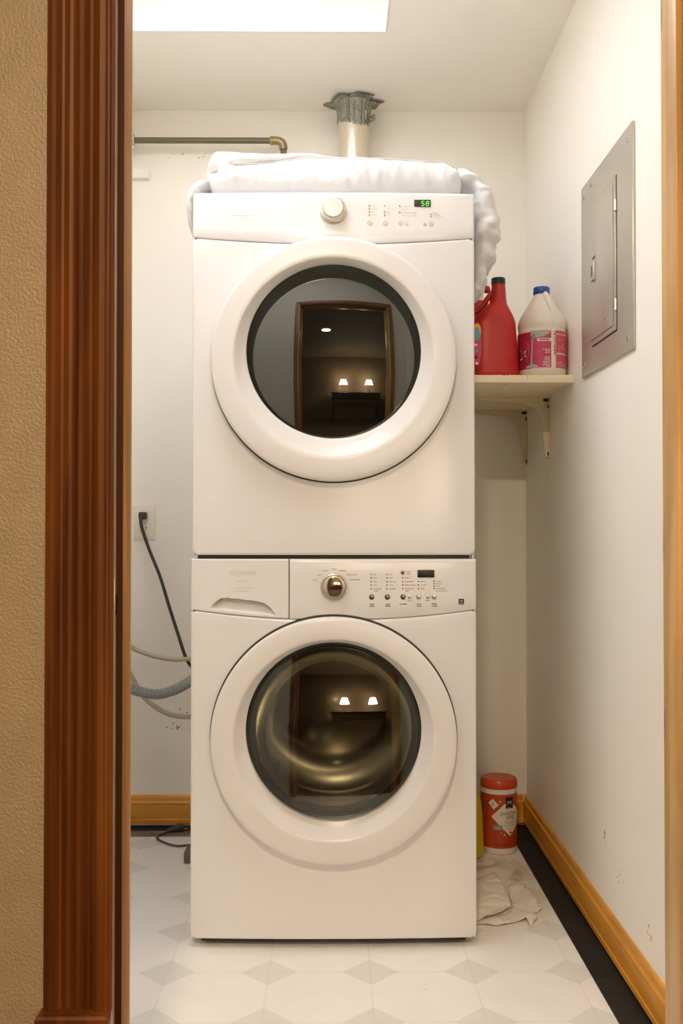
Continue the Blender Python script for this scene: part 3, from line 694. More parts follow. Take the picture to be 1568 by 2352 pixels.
for k in range(3):
    a = R(100+120*k); Ls = []
    for t in range(9):
        y = F0+.15+.28*t/8; l = []
        for u, h in ((-.05,0),(-.03,.02),(-.012,.046),(0,.052),(.012,.046),(.03,.02),(.05,0)):
            rr = .267-h*(1-.25*abs(t-4)/4); aa = a+u/.26+.25*(t/8-.5)
            l.append((rr*math.cos(aa), y, ez-.006+rr*math.sin(aa)))
        Ls.append(l)
    MB().loops(Ls, False, True, True).build('baffle', 'drum', dm, ang=50)
for sx in (-1, 1):
    for y in (2.46, 3.05):
        MB().lathe([(.022,0),(.024,.004),(.022,.010),(.010,.011),(.010,.012)], (sx*.28, y, 0), 20).build('foot', 'dark', WA)
MB().box(-.318, .318, F0+.030, 3.08, .008, .0205).build('under_washer_shade', 'dark', WA, smooth=False)  # black slab added to paint in the shade beneath the washer

# ================================================================== DUVET ON THE DRYER
def fbm(p, s): return noise.noise(Vector(p)*s)
DV = empty('folded_duvet', (0, 2.75, 1.8135), 'folded puffy white duvet piled on top of the dryer', 'duvet')
def tri(pts, x):
    if x <= pts[0][0]: return pts[0][1]
    for (a, b_), (c_, d_) in zip(pts, pts[1:]):
        if x <= c_:
            t = (x-a)/(c_-a); t = t*t*(3-2*t); return b_+(d_-b_)*t
    return pts[-1][1]
b = MB(); Ls = []; NX, NA = 150, 120
ztop = [(-.315,1.957),(-.20,1.9575),(-.07,1.956),(.05,1.944),(.18,1.936),(.26,1.931),(.318,1.905)]
zsea = [(-.315,1.884),(-.22,1.905),(-.05,1.922),(.12,1.920),(.26,1.913),(.318,1.893)]
for i in range(NX+1):
    u = i/NX; x = -.318+.636*u
    # soft ends
    e = min(u, 1-u)*.636; k = 1 if e > .028 else math.sqrt(max(0, 1-(1-e/.028)**2))*.985+.015
    zt = tri(ztop, x); zs = tri(zsea, x); z0 = 1.8140
    row = []
    yc = 2.73; hy = .285
    for j in range(NA):
        a = 2*PI*j/NA; ca, sa = math.cos(a), math.sin(a)
        n_ = 4.2
        cy_ = math.copysign(abs(ca)**(2/n_), ca); sz_ = math.copysign(abs(sa)**(2/n_), sa)
        zc = (z0+zt)/2; hz = (zt-z0)/2
        z = zc+sz_*hz*k; y = yc+cy_*hy*(0.9+.1*k)
        if ca < 0:  # front face
            w_ = math.exp(-((z-zs)/.007)**2); y += .020*w_*k
            if z < zs:
                t = (zs-z)/(zs-z0+1e-6)
                y -= .016*math.sin(PI*min(1, t*1.1))**.8*k
                wr = fbm((x*1.0, 0, z*.25), 26)*.013+fbm((x, 3, z*.5), 60)*.005
                y += wr*math.sin(PI*min(1, t*1.2))**.5*k
            else:
                y += .012*((z-zs)/(zt-zs+1e-6))
        if sa > 0.3: z += fbm((x, y, 1), 9)*.006*k + fbm((x, y, 5), 25)*.002*k
        x_ = x+fbm((0, y, z), 14)*.006*(1-min(1, e/.1))
        row.append((x_, y, max(z, z0)))
    Ls.append(row)
b.loops(Ls, True, True, True).build('folded_body', 'duvet', DV, ang=80)
pts = []
for i in range(60):
    x = -.305+.612*i/59; zs = tri(zsea, x); pts.append((x, 2.4605+.002*math.sin(x*40), zs))
MB().tube(pts, .0016, 6).build('piping', 'seam', DV)
MB().tube([(.300,2.452,1.905),(.303,2.449,1.88),(.303,2.449,1.85),(.301,2.452,1.82)], .0016, 6, sub=4).build('piping', 'seam', DV)
def blob_drape(name, path, m='duvet', seed=0, n=48, amp=.012):
    """path: list of (centre xyz, half-width along y, half-thickness along x); bulky hanging cloth"""
    K = 14; P = []
    for i in range(len(path)-1):
        for k in range(K):
            t = k/K; s = t*t*(3-2*t)
            P.append([tuple(path[i][0][q]+(path[i+1][0][q]-path[i][0][q])*t for q in range(3)), path[i][1]+(path[i+1][1]-path[i][1])*s, path[i][2]+(path[i+1][2]-path[i][2])*s])
    P.append(list(path[-1]))
    Ls = []
    for idx, (c, hy, hx) in enumerate(P):
        row = []
        for j in range(n):
            a = 2*PI*j/n; ca, sa = math.cos(a), math.sin(a)
            px = c[0]+hx*math.copysign(abs(ca)**.75, ca); py = c[1]+hy*math.copysign(abs(sa)**.75, sa); pz = c[2]
            d = fbm((px*1.6+seed, py*1.0, pz*1.9), 17)*amp + fbm((px+seed, py*1.5, pz*1.5), 42)*amp*.45
            row.append((px+ca*d*min(1,hx/.02), py+sa*d, pz+fbm((px+seed, py, pz), 12)*amp*.6))
        Ls.append(row)
    return MB().loops(Ls, True, True, True).build(name, m, DV, ang=80)
o = blob_drape('hanging_corner', [((.318,2.66,1.922),.10,.006),((.326,2.66,1.918),.14,.022),((.352,2.66,1.895),.165,.033),((.376,2.66,1.855),.17,.034),((.391,2.66,1.80),.17,.040),((.395,2.66,1.755),.165,.0385),((.387,2.66,1.725),.15,.030),((.389,2.66,1.700),.15,.036),((.376,2.66,1.665),.13,.022),((.379,2.66,1.645),.12,.025),((.372,2.66,1.622),.10,.020),((.366,2.66,1.606),.06,.008)], seed=2)
o['label'] = 'bunched duvet corner hanging down the dryer side'
blob_drape('hanging_edge', [((-.300,2.58,1.868),.10,.012),((-.322,2.58,1.858),.14,.028),((-.345,2.58,1.838),.15,.020),((-.3565,2.58,1.805),.15,.0125),((-.356,2.58,1.765),.13,.010),((-.351,2.58,1.725),.08,.004)], seed=9, amp=.006)

# ================================================================== BACK WALL THINGS
dc = (.067, 3.278)
D_ = empty('dryer_duct', (dc[0], dc[1], .9), 'cream metal dryer vent duct rising behind the duvet to the ceiling', 'vent duct')
MB().tube([(dc[0],3.135,.98),(dc[0],3.20,.98),(dc[0],3.255,1.0),(dc[0],dc[1],1.06),(dc[0],dc[1],1.2)], .050, 32, sub=6).build('elbow', 'duct', D_)
MB().lathe([(.0515,1.2),(.0515,2.40)], (dc[0],dc[1],0), 40).build('pipe', 'duct', D_)
rr = random.Random(5); Ls = []; n = 72
jag = [rr.uniform(-1,1) for _ in range(n)]
for k, (r, z) in enumerate(((.0525,2.330),(.0535,2.345),(.0535,2.37),(.056,2.39),(.062,2.402),(.072,2.409),(.083,2.413))):
    l = []
    for i in range(n):
        a = 2*PI*i/n; j = jag[i]*.6+jag[(i+1)%n]*.4
        zz = z + (j*.010 + .012*math.sin(a*2+1) if k == 0 else 0)
        r2 = r + ((.016*math.sin(5*a+.5)+.010*math.sin(9*a+2)+j*.007) if k >= 5 else 0)*(1 if k == 6 else .55) + (.0025*jag[(i*3)%n] if k else 0)
        if k == 6: zz = min(2.4155, 2.409+j*.006+.004*math.sin(7*a)); 
        l.append((dc[0]+r2*math.cos(a), dc[1]+min(r2,.078)*math.sin(a), zz))
    Ls.append(l)
MB().loops(Ls, True).build('foil_collar', 'foil', D_, ang=25)['label'] = 'crumpled grey foil tape flaring at the ceiling'
MB().tube([(dc[0]+.050,dc[1]-.026,2.352),(dc[0]+.058,dc[1]-.03,2.342),(dc[0]+.064,dc[1]-.03,2.345),(dc[0]+.062,dc[1]-.03,2.357)], .006, 8, sub=4).build('clamp_screw', 'foil', D_)
# pipe / rod near the ceiling
yp, zp = 3.30, 2.291
Pp = empty('wall_pipe', (-.167, yp, 0), 'dark slim pipe running along the back wall under the ceiling', 'pipe')
MB().tube([(-.665,yp,zp),(-.21,yp,zp)], .0098, 20).build('pipe_run', 'pipe', Pp)
MB().lathe([(.0135,-.212),(.0145,-.210),(.0145,-.203),(.0135,-.201)], (0,yp,zp), 20, 'X').build('collar', 'brass', Pp)
MB().tube([(-.205,yp,zp),(-.190,yp,zp),(-.176,yp,zp-.004),(-.169,yp,zp-.014),(-.167,yp,zp-.03)], .0135, 20, sub=5).build('elbow', 'brass', Pp)
MB().tube([(-.167,yp,zp-.028),(-.167,yp,.003)], .0098, 16).build('pipe_drop', 'pipe', Pp)
MB().lathe([(.0295,-.6995),(.0295,-.690),(.018,-.684),(.015,-.662)], (0,yp,zp), 28, 'X').build('wall_flange', 'satin', Pp)
for dz in (-.023,.023): MB().rbox(-.690,-.664,yp-.006,yp+.006,zp+dz-.006,zp+dz+.006,.003).build('flange_lug', 'satin', Pp)
cl = MB().rbox(XL, -.622, YB-.022, YB, 2.181, 2.213, .004).build('wall_cleat', 'ceil'); tag(cl, 'small white painted wooden cleat on the back wall', 'wall cleat')

# outlet with plug and cord
xo, zo = -.6373, 1.020
O_ = empty('wall_outlet', (xo, YB, zo-.06), 'ivory duplex wall outlet on the back wall beside the jamb', 'outlet')
MB().rbox(xo-.0365, xo+.0365, YB-.005, YB, zo-.0585, zo+.0585, .002).build('cover_plate', 'ivory', O_)
for dz in (.021, -.021):
    rc = MB().rbox(xo-.0165, xo+.0165, YB-.0075, YB-.003, zo+dz-.0145, zo+dz+.0145, .003).build('receptacle', 'ivory', O_)
    if dz < 0:
        for dx in (-.0063, .0063): MB().box(xo+dx-.0012, xo+dx+.0012, YB-.0079, YB-.007, zo+dz-.001, zo+dz+.007).build('slot', 'dark', rc, smooth=False)
        MB().lathe([(.0022,0),(.0022,.001)], (xo, YB-.007, zo+dz-.007), 12, 'Y').build('ground_hole', 'dark', rc)
MB().lathe([(.003,0),(.003,.0012)], (xo, YB-.005, zo), 12, 'Y').build('screw', 'ivory', O_)
K_ = empty('appliance_lead', (xo, YB-.01, .35), 'black appliance cord plugged into the wall outlet and hanging behind the washer', 'power cord')
MB().rbox(xo-.014, xo+.012, YB-.040, YB-.0076, zo+.010, zo+.034, .005, 3).build('plug', 'cord', K_)
MB().tube([(xo-.004,YB-.036,zo+.024),(xo-.004,YB-.048,zo+.012),(xo+.001,YB-.05,zo-.02),(-.612,3.31,.93),(-.572,3.29,.84),(-.54,3.275,.745),(-.505,3.26,.645),(-.478,3.25,.573),(-.445,3.245,.535),(-.39,3.21,.50),(-.33,3.136,.49)], .0054, 12, sub=6).build('cable', 'cord', K_)

# hoses
def hose(name, pts, r, m, label, cat, rf=None, sub=8, n=14):
    h = MB().tube(pts, r, n, sub=sub, rfun=rf).build(name, m); tag(h, label, cat); return h
hose('supply_hose', [(-.70,3.22,.655),(-.68,3.22,.64),(-.645,3.225,.612),(-.60,3.225,.594),(-.56,3.23,.582),(-.52,3.23,.576),(-.48,3.23,.577),(-.44,3.22,.580),(-.37,3.18,.575),(-.31,3.132,.56)], .0072, 'hose_beige', 'thin beige water hose, the upper one left of the washer', 'hose')
hose('supply_hose', [(-.70,3.26,.60),(-.66,3.26,.52),(-.62,3.255,.455),(-.58,3.25,.42),(-.54,3.25,.398),(-.50,3.25,.388),(-.46,3.25,.387),(-.40,3.21,.392),(-.34,3.15,.40),(-.315,3.132,.40)], .0075, 'hose_beige', 'thin beige water hose, the lower one below the grey drain hose', 'hose')
hose('drain_hose', [(-.70,3.16,.56),(-.675,3.16,.52),(-.64,3.165,.492),(-.60,3.17,.479),(-.56,3.17,.474),(-.52,3.17,.482),(-.48,3.165,.500),(-.45,3.16,.520),(-.41,3.155,.556),(-.37,3.155,.61),(-.35,3.155,.70),(-.33,3.155,.74)], .0165, 'hose_grey', 'grey corrugated drain hose looping left of the washer', 'hose',
     rf=lambda d, t: .0158+.0014*math.sin(d*2*PI/.0075), sub=34, n=20)

# floor cord and adapter on the left
A_ = empty('power_adapter', (-.44, 3.05, 0), 'black power lead with a two-prong plug lying on the floor behind the washer', 'power lead')
MB().rbox(-.447, -.365, 2.985, 3.055, 0, .036, .006, 3).build('adapter_body', 'gasket', A_)
MB().tube([(-.39,3.05,.02),(-.42,3.11,.012),(-.452,3.144,.006),(-.49,3.136,.006),(-.53,3.165,.006),(-.562,3.205,.006),(-.568,3.235,.006),(-.553,3.262,.007),(-.535,3.277,.011)], .0032, 8, sub=6).build('cable', 'cord', A_)
pl = MB().tube([(-.545,3.270,.011),(-.528,3.283,.013),(-.512,3.294,.014),(-.498,3.303,.015)], .009, 12, sub=4, rfun=lambda d, t: .0045+.0075*min(1, t*1.4)).build('plug', 'cord', A_)
for o_ in (-1, 1): MB().box(-.498, -.478, 3.303+o_*.006-.0007, 3.303+o_*.006+.0007, .0125+o_*.004, .0185+o_*.004).build('prong', 'brass', pl, smooth=False)

# ================================================================== RIGHT WALL: BREAKER PANEL, SHELF
E_ = empty('breaker_panel', (XR, 2.35, 1.389), 'grey steel electrical breaker panel on the right wall', 'breaker panel')
y0, y1, z0, z1 = 2.13, 2.572, 1.389, 1.882
MB().rbox(XR-.007, XR, y0, y1, z0, z1, .002).build('cover_plate', 'steel', E_)
yd0, yd1, zd0, zd1 = 2.246, 2.462, 1.450, 1.806
pd = MB().rbox(XR-.010, XR-.007, yd0+.003, yd1, zd0+.003, zd1-.003, .0008)
pd.rbox(XR-.0125, XR-.010, yd0+.020, yd1-.001, zd0+.016, zd1-.016, .0015)
pd = pd.build('panel_door', 'steel', E_)
b = MB(); b.box(XR-.0074, XR-.0068, yd0, yd0+.003, zd0, zd1).box(XR-.0074, XR-.0068, yd0, yd1, zd0, zd0+.003).box(XR-.0074, XR-.0068, yd0, yd1, zd1-.002, zd1)
b.build('door_groove', 'dark', E_, smooth=False)
for zc in (1.737, 1.510): MB().tube([(XR-.0105,yd0+.0015,zc-.013),(XR-.0105,yd0+.0015,zc+.013)], .0035, 10).build('hinge', 'satin', E_)
lt = MB(); yl, zl = 2.432, 1.632
lt.rbox(XR-.017, XR-.012, yl-.016, yl+.012, zl-.024, zl+.024, .002)
lt = lt.build('latch', 'steel', pd)
MB().box(XR-.0176, XR-.0168, yl-.005, yl+.003, zl-.013, zl+.013).build('latch_slot', 'dark', pd, smooth=False)
MB().rbox(XR-.0135, XR-.0122, yl-.016, yl+.008, zl+.030, zl+.036, .0005).build('latch_mark', 'gasket', pd)
microl = MB(); microl.rbox(XR-.0132, XR-.0123, 2.328, 2.36, 1.493, 1.503, .0004); microl.build('maker_mark', 'satin', pd)
for (y, z) in ((2.165,1.852),(2.165,1.417),(2.548,1.852),(2.548,1.420),(2.478,1.862)):
    MB().lathe([(.0062,-.0062),(.0058,-.0085),(.003,-.0095),(.0005,-.0097)], (XR,y,z), 14, 'X').build('screw', 'chrome', E_)

S_ = empty('wall_shelf', (.50, 3.0, 1.395), 'cream painted wall shelf with two brackets right of the dryer', 'shelf')
YS0 = 2.683
MB().rbox(.352, XR, YS0, YB, 1.395, 1.416, .0018).build('board', 'shelf', S_)
b = MB(); rr = random.Random(3)
for (px, py, w_, h_) in ((1093,858.8,3,1),(1112,859,5,1.6),(1123,859.6,2,1.4),(1158,859.4,8,2.2),(1167,860,4,2),(1172,858.8,5,1.2),(1198,859,6,1.6),(1211,860,1.2,5),(1213,864,1,6),(1211,869,1,4),(1154,880.5,4,2),(1163,881.5,4,2),(1216,858.6,4,1)):
    x = (px-766)/852; z = 1.005+(1210-py)/852; w2 = w_/852/2; h2 = h_/852
    b.add([(x-w2,YS0-.0003,z-h2*.5),(x+w2*.3,YS0-.0003,z-h2),(x+w2,YS0-.0003,z-h2*.2),(x+w2*.2,YS0-.0003,z),], [(0,1,2,3)])
b.build('paint_chips', 'shelf_chip', S_, smooth=False, fix=False)
def shelf_bracket(yb):
    zt = 1.3948; W_ = .0085; br = None
    prof = []   # arm under shelf, curved web, leg on the wall: outline in XZ
    Lx, Lz = .215, .178
    out = [(XR, zt), (XR-Lx, zt), (XR-Lx, zt-.006)]
    for i in range(13):
        t = i/12; a = t*PI/2
        out.append((XR-Lx+.02+(Lx-.048)*math.sin(a)**1.0, zt-.009-.005*t-(.042)*(1-math.cos(a))**1.3))
    out += [(XR-.022, zt-.085), (XR-.017, zt-.13), (XR-.012, zt-Lz), (XR, zt-Lz)]
    b = MB()
    # stamped web (thin) plus the wider arm and leg flanges
    b.loops([[(x, y, z) for x, z in out] for y in (yb-.0035, yb+.0035)], True, True, True)
    br = b.build('bracket', 'bracket', S_, ang=30)
    MB().rbox(XR-Lx, XR-.002, yb-.0125, yb+.0125, zt-.003, zt, .001).build('bracket_arm', 'bracket', br)
    MB().rbox(XR-.003, XR, yb-.0125, yb+.0125, zt-Lz-.004, zt-.004, .001).build('bracket_leg', 'bracket', br)
    for zz in (zt-.028, zt-Lz+.008):
        MB().lathe([(.0055,-.003),(.005,-.0055),(.001,-.0065)], (XR,yb-.006,zz), 12, 'X').build('screw', 'screw', br)
    MB().rbox(XR-.018, XR-.003, yb-.0045, yb-.0036, zt-.012, zt-.003, .0003).build('bracket_notch', 'screw', br)
shelf_bracket(2.997); shelf_bracket(3.338)

# ================================================================== BOTTLES ON THE SHELF
ZS = 1.416
def cyl_patch(mb, cx, cy, z0, r, u0, v0, u1, v1, mi=0, skew=0.0, n=14):
    """rectangle wrapped on a vertical cylinder; u = arc length from the side facing the room (+x), v = height"""
    V = []; F = []
    for i in range(n+1):
        for v in (v0, v1):
            a = (u0+(u1-u0)*i/n + skew*(v-v0))/r; V.append((cx+r*math.sin(a), cy-r*math.cos(a), z0+v))
    for i in range(n): F.append((2*i, 2*i+2, 2*i+3, 2*i+1))
    mb.add(V, F, mi)
def cyl_convex(mb, cx, cy, z0, r, poly, mi=0, nv=24, nu=8):
    vs = [p[1] for p in poly]; lo, hi = min(vs), max(vs); V = []; F = []
    for k in range(nv+1):
        v = lo+(hi-lo)*(k/nv)*.9998+.0001*(hi-lo); X = []
        for (a, b_), (c_, d_) in zip(poly, poly[1:]+poly[:1]):
            if (b_-v)*(d_-v) <= 0 and b_ != d_: X.append(a+(c_-a)*(v-b_)/(d_-b_))
        x0, x1 = (min(X), max(X)) if X else (0, 0)
        for i in range(nu+1):
            a = (x0+(x1-x0)*i/nu)/r; V.append((cx+r*math.sin(a), cy-r*math.cos(a), z0+v))
    for k in range(nv):
        for i in range(nu): q = k*(nu+1)+i; F.append((q, q+1, q+nu+2, q+nu+1))
    mb.add(V, F, mi)
def cyl_text(mb, cx, cy, z0, r, body, size, u, v, mi=0, spacing=1.0, width=None):
    V, F = text_geo(body, size, spacing=spacing); xs = 1.0
    if width: xs = width/(max(p[0] for p in V)-min(p[0] for p in V))
    mb.add([(cx+r*math.sin((u+p[0]*xs)/r), cy-r*math.cos((u+p[0]*xs)/r), z0+v+p[1]) for p in V], F, mi)
def cyl_micro(mb, cx, cy, z0, r, u, v, w, h, mi=0, seed=0):
    rr = random.Random(seed+int(u*9999)+int(v*7777)); p = u
    while p < u+w:
        d = rr.uniform(.001,.003); cyl_patch(mb, cx, cy, z0, r, p, v, min(p+d, u+w), v+h, mi, n=1); p += d+rr.choice((.0004,.0006,.0014))
# bleach jug
bx, by, br_ = .581, 2.768, .0665
B_ = empty('bleach_jug', (bx, by, ZS), 'milky white jug with blue cap and pink label on the shelf', 'jug')
MB().lathe([(.052,.0003),(.060,.003),(.0645,.010),(.0662,.020),(.0662,.127),(.0650,.131),(.0650,.136),(.0662,.140),(.0662,.150),(.0640,.161),(.0585,.174),(.0500,.188),(.0400,.204),(.0310,.219),(.0235,.232),(.0205,.2365),(.0205,.241)], (bx,by,ZS), 64).build('jug_body', 'jug', B_, ang=60)
MB().lathe([(.0215,.2365),(.0225,.238),(.0225,.2545),(.0212,.2565),(.0005,.257)], (bx-.001,by,ZS), 40).build('cap', 'blue_cap', B_)
MB().tube([(bx+.005,by-.012,ZS+.238),(bx+.007,by-.024,ZS+.229),(bx+.011,by-.033,ZS+.213),(bx+.016,by-.044,ZS+.193),(bx+.019,by-.050,ZS+.176),(bx+.018,by-.052,ZS+.162)], .0085, 14, sub=6).build('handle', 'jug', B_)
lb = MB(); rl = .0668; sc = .93
def uu(zx): 
    o_ = max(-.0695, min(.0695, (zx-935)/4052))
    return rl*math.asin(o_/.0713)
vv = lambda zy: (1262-zy)/4052
cyl_patch(lb, bx, by, ZS, rl, -.125, vv(1180), .125, vv(755), 2, n=48)
def jp(x0_, y0_, x1_, y1_, mi, lift=.0003, skew=0): cyl_patch(lb, bx, by, ZS, rl+lift, uu(x0_), vv(y1_), uu(x1_), vv(y0_), mi, skew)
cyl_patch(lb, bx, by, ZS, rl+.0003, -.125, vv(1175), uu(762), vv(765), 1)
jp(758, 755, 985, 1168, 0, .0004)
jp(1043, 752, 1216, 1168, 3); cyl_patch(lb, bx, by, ZS, rl+.0003, uu(1212), vv(1168), .125, vv(752), 3)
cyl_convex(lb, bx, by, ZS, rl+.0006, [(uu(750),vv(795)),(uu(760),vv(757)),(uu(985),vv(757)),(uu(960),vv(790)),(uu(900),vv(822)),(uu(800),vv(838)),(uu(765),vv(830))], 4)
jp(822, 842, 985, 876, 2, .0007)
for k in range(12): jp(845+k*10, 849, 850+k*10+(k%3), 868, 5, .001)
for (yy_, hh) in ((770,8),(795,18),(860,8),(885,10),(910,6),(930,12),(950,10),(975,16),(1000,12),(1020,10)):
    jp(1020, yy_-hh/2, 1037, yy_+hh/2, 5, .0005)
jp(1016, 822, 1040, 852, 6, .0004)
for k, (y_, w_) in enumerate(((972,85),(990,60),(1008,60),(1055,65),(1072,75),(1090,70),(1110,90),(1128,80),(1146,85),(1160,50))):
    cyl_micro(lb, bx, by, ZS, rl+.0008, uu(972-w_), vv(y_), uu(972)-uu(972-w_), .0022, 2, k)
for k, (y_, a_, b__) in enumerate(((800,1050,1205),(1010,1050,1210),(1020,1050,1210),(1110,1050,1130),(1130,1050,1180),(1150,1055,1200))):
    cyl_micro(lb, bx, by, ZS, rl+.0006, uu(a_), vv(y_), uu(b__)-uu(a_), .0026 if y_ < 1100 else .0016, 2, k)
for k in range(14):
    rr = random.Random(k); x = rr.uniform(1060,1195); y = rr.uniform(835,985); jp(x, y, x+rr.uniform(5,16), y+rr.uniform(4,10), 2 if k % 3 else 6, .0006)
# left emblem: rings, slim glass shape
cyl_convex(lb, bx, by, ZS, rl+.0007, [(uu(752),vv(1130)),(uu(764),vv(850)),(uu(778),vv(850)),(uu(768),vv(1130))], 4)
cyl_convex(lb, bx, by, ZS, rl+.0007, [(uu(700),vv(1165)),(uu(720),vv(1140)),(uu(770),vv(1125)),(uu(830),vv(1140)),(uu(830),vv(1165))], 4)
cyl_convex(lb, bx, by, ZS, rl+.0008, [(uu(762),vv(850)),(uu(765),vv(800)),(uu(790),vv(785)),(uu(805),vv(810)),(uu(795),vv(845))], 7)
for k in range(26):
    rr = random.Random(100+k); x = rr.uniform(655,700); y = rr.uniform(930,1130); jp(x, y, x+rr.uniform(4,12), y+rr.uniform(6,22), 2 if k % 2 else 5, .0007+.00002*k)
for k in range(4): cyl_convex(lb, bx, by, ZS, rl+.0006, [(uu(705),vv(880+k*22)),(uu(735),vv(890+k*22)),(uu(742),vv(960+k*20)),(uu(738),vv(965+k*20)),(uu(728),vv(900+k*22)),(uu(705),vv(886+k*22))], 3)
lb.build('label', ['magenta','crimson','lab_white','pink','lab_grey','lab_black','lab_yellow','lab_teal'], B_, smooth=True, ang=60, fix=False)['label'] = 'pink and magenta product label'
# red bottle
rx, ry = .4595, 2.765
R_ = empty('red_bottle', (rx, ry, ZS), 'tall red plastic bottle with dark green cap on the shelf', 'bottle')
sec = [(.0003,-.070,.0515,.036),(.004,-.074,.0548,.040),(.012,-.075,.0555,.042),(.060,-.074,.0525,.042),(.110,-.073,.0485,.0415),(.150,-.072,.0455,.040),(.160,-.071,.0440,.039),(.172,-.066,.0400,.036),(.182,-.056,.0355,.033),(.192,-.044,.0300,.029),(.202,-.033,.0255,.025),(.210,-.026,.0228,.0228),(.225,-.0235,.0215,.0215),(.245,-.0205,.0200,.0200),(.264,-.0185,.0185,.0185)]
b = MB(); Ls = []
for z, xl, xr, d in sec:
    c_, h_ = (xl+xr)/2, (xr-xl)/2; l = []
    for i in range(56):
        a = 2*PI*i/56; e_ = 2/3.2 if z < .2 else 2/(2+1.2*max(0,(.215-z)/.015)) if z < .215 else 1.0
        l.append((rx+c_+h_*math.copysign(abs(math.cos(a))**e_, math.cos(a)), ry+d*math.copysign(abs(math.sin(a))**e_, math.sin(a)), ZS+z))
    Ls.append(l)
b.loops(Ls, True, True, True).build('bottle_body', 'red', R_, ang=50)
MB().tube([(rx-.017,ry,ZS+.243),(rx-.030,ry,ZS+.226),(rx-.045,ry,ZS+.204),(rx-.062,ry,ZS+.190),(rx-.078,ry,ZS+.183),(rx-.083,ry,ZS+.170),(rx-.074,ry,ZS+.150)], .0075, 14, sub=6).build('handle', 'red', R_)
b = MB(); b.lathe([(.0192,.2635),(.0195,.265),(.0192,.2805),(.0178,.282),(.0005,.2823)], (rx-.0005,ry,ZS), 40); b.build('cap', 'green_cap', R_)
lb = MB()
def flat_patch(x0_, z0_, x1_, z1_, mi, lift=0):
    lb.add([(rx+x0_,ry-.0425-lift,ZS+z0_),(rx+x1_,ry-.0425-lift,ZS+z0_),(rx+x1_,ry-.0425-lift,ZS+z1_),(rx+x0_,ry-.0425-lift,ZS+z1_)], [(0,1,2,3)], mi)
def oval(cx_, cz_, a_, b__, mi, lift): lb.add([(rx+cx_+a_*math.cos(2*PI*i/28), ry-.0427-lift, ZS+cz_+b__*math.sin(2*PI*i/28)) for i in range(28)], [tuple(range(28))], mi)
oval(-.066, .090, .0125, .060, 1, 0); oval(-.066, .126, .0110, .022, 2, .0003); oval(-.067, .118, .0100, .018, 3, .0006)
for k in range(4): oval(-.070+.003*(k%2), .088-.017*k, .005, .0035, (4,3,5,4)[k], .0009)
lb.build('label', ['lab_white','magenta','lab_yellow','lab_teal','lab_white','lab_black'], R_, smooth=False, fix=False)
# bottle behind it: red shoulder, white neck, round red knob
qx, qy = .426, 2.97
Q_ = empty('rear_bottle', (qx, qy, ZS), 'red bottle with white neck half hidden between the dryer and the tall red bottle', 'bottle')
MB().lathe([(.035,.0003),(.040,.006),(.041,.20),(.040,.252),(.036,.260),(.020,.2625)], (qx,qy,ZS), 40).build('bottle_body', 'red', Q_)
MB().lathe([(.024,.2625),(.023,.280),(.016,.284),(.014,.300),(.013,.312),(.0005,.3125)], (qx,qy,ZS), 32).build('neck', 'jug', Q_)
MB().tube([(qx+.010,qy,ZS+.300),(qx+.022,qy,ZS+.303)], .004, 10).build('spout', 'jug', Q_)
MB().lathe([(.0005,.288),(.006,.290),(.0095,.2945),(.0105,.300),(.0095,.3055),(.006,.310),(.0005,.312)], (qx+.033,qy,ZS), 24).build('spout_knob', 'red_dark', Q_)
sx_, sy_ = .556, 3.02
Y_ = empty('small_bottle', (sx_, sy_, ZS), 'small dark bottle with yellow cap behind the red bottle and the jug', 'bottle')
MB().lathe([(.024,.0003),(.027,.004),(.027,.110),(.022,.122),(.014,.130),(.014,.134)], (sx_,sy_,ZS), 32).build('bottle_body', 'red_dark', Y_)
MB().lathe([(.0165,.134),(.0165,.152),(.0150,.154),(.0005,.1542)], (sx_,sy_,ZS), 28).build('cap', 'lab_yellow', Y_)

# ================================================================== FLOOR THINGS ON THE RIGHT
cx, cyy, cr = .5145, 3.112, .0560
W_ = empty('wipes_canister', (cx, cyy, 0), 'orange disinfecting wipes canister standing on the floor in the corner', 'canister')
MB().lathe([(.050,.0003),(.0545,.002),(.0560,.006),(.0560,.020),(.0560,.186),(.0552,.190),(.0552,.199),(.0540,.2005)], (cx,cyy,0), 64).build('canister_body', 'lab_white', W_)
MB().lathe([(.0562,.199),(.0572,.2005),(.0572,.212),(.0562,.219),(.0535,.2245),(.0490,.2265),(.0440,.2255),(.0005,.2250)], (cx,cyy,0), 64).build('lid', 'orange_lid', W_)
lb = MB(); r0 = cr+.0003
cyl_patch(lb, cx, cyy, 0, r0, -.1755, .020, .1755, .184, 0, n=96)
S = .000231
def cu(zx): return r0*math.asin(max(-.98, min(.98, (zx-465)*S*1.07/r0)))
def cv(zy): return (1175-zy)*S*1.0
dia = [(cu(340),cv(668)),(cu(500),cv(498)),(cu(560),cv(478)),(cu(640),cv(540)),(cu(672),cv(600)),(cu(690),cv(668)),(cu(660),cv(800)),(cu(568),cv(925)),(cu(480),cv(830))]
cyl_convex(lb, cx, cyy, 0, r0+.0005, dia, 1, nv=40, nu=24)
cyl_patch(lb, cx, cyy, 0, r0+.0008, cu(515), cv(560), cu(610), cv(412), 2)
cyl_text(lb, cx, cyy, 0, r0+.0011, 'M', .0175, cu(562), cv(490), 1, width=.0135)
cyl_micro(lb, cx, cyy, 0, r0+.0011, cu(535), cv(552), .013, .0016, 3)
cyl_convex(lb, cx, cyy, 0, r0+.0004, [(cu(308),cv(492)),(cu(357),cv(435)),(cu(430),cv(515)),(cu(365),cv(578))], 1)
cyl_text(lb, cx, cyy, 0, r0+.0007, '75', .0085, cu(357), cv(490), 4)
cyl_micro(lb, cx, cyy, 0, r0+.0007, cu(338), cv(525), .011, .002, 4)
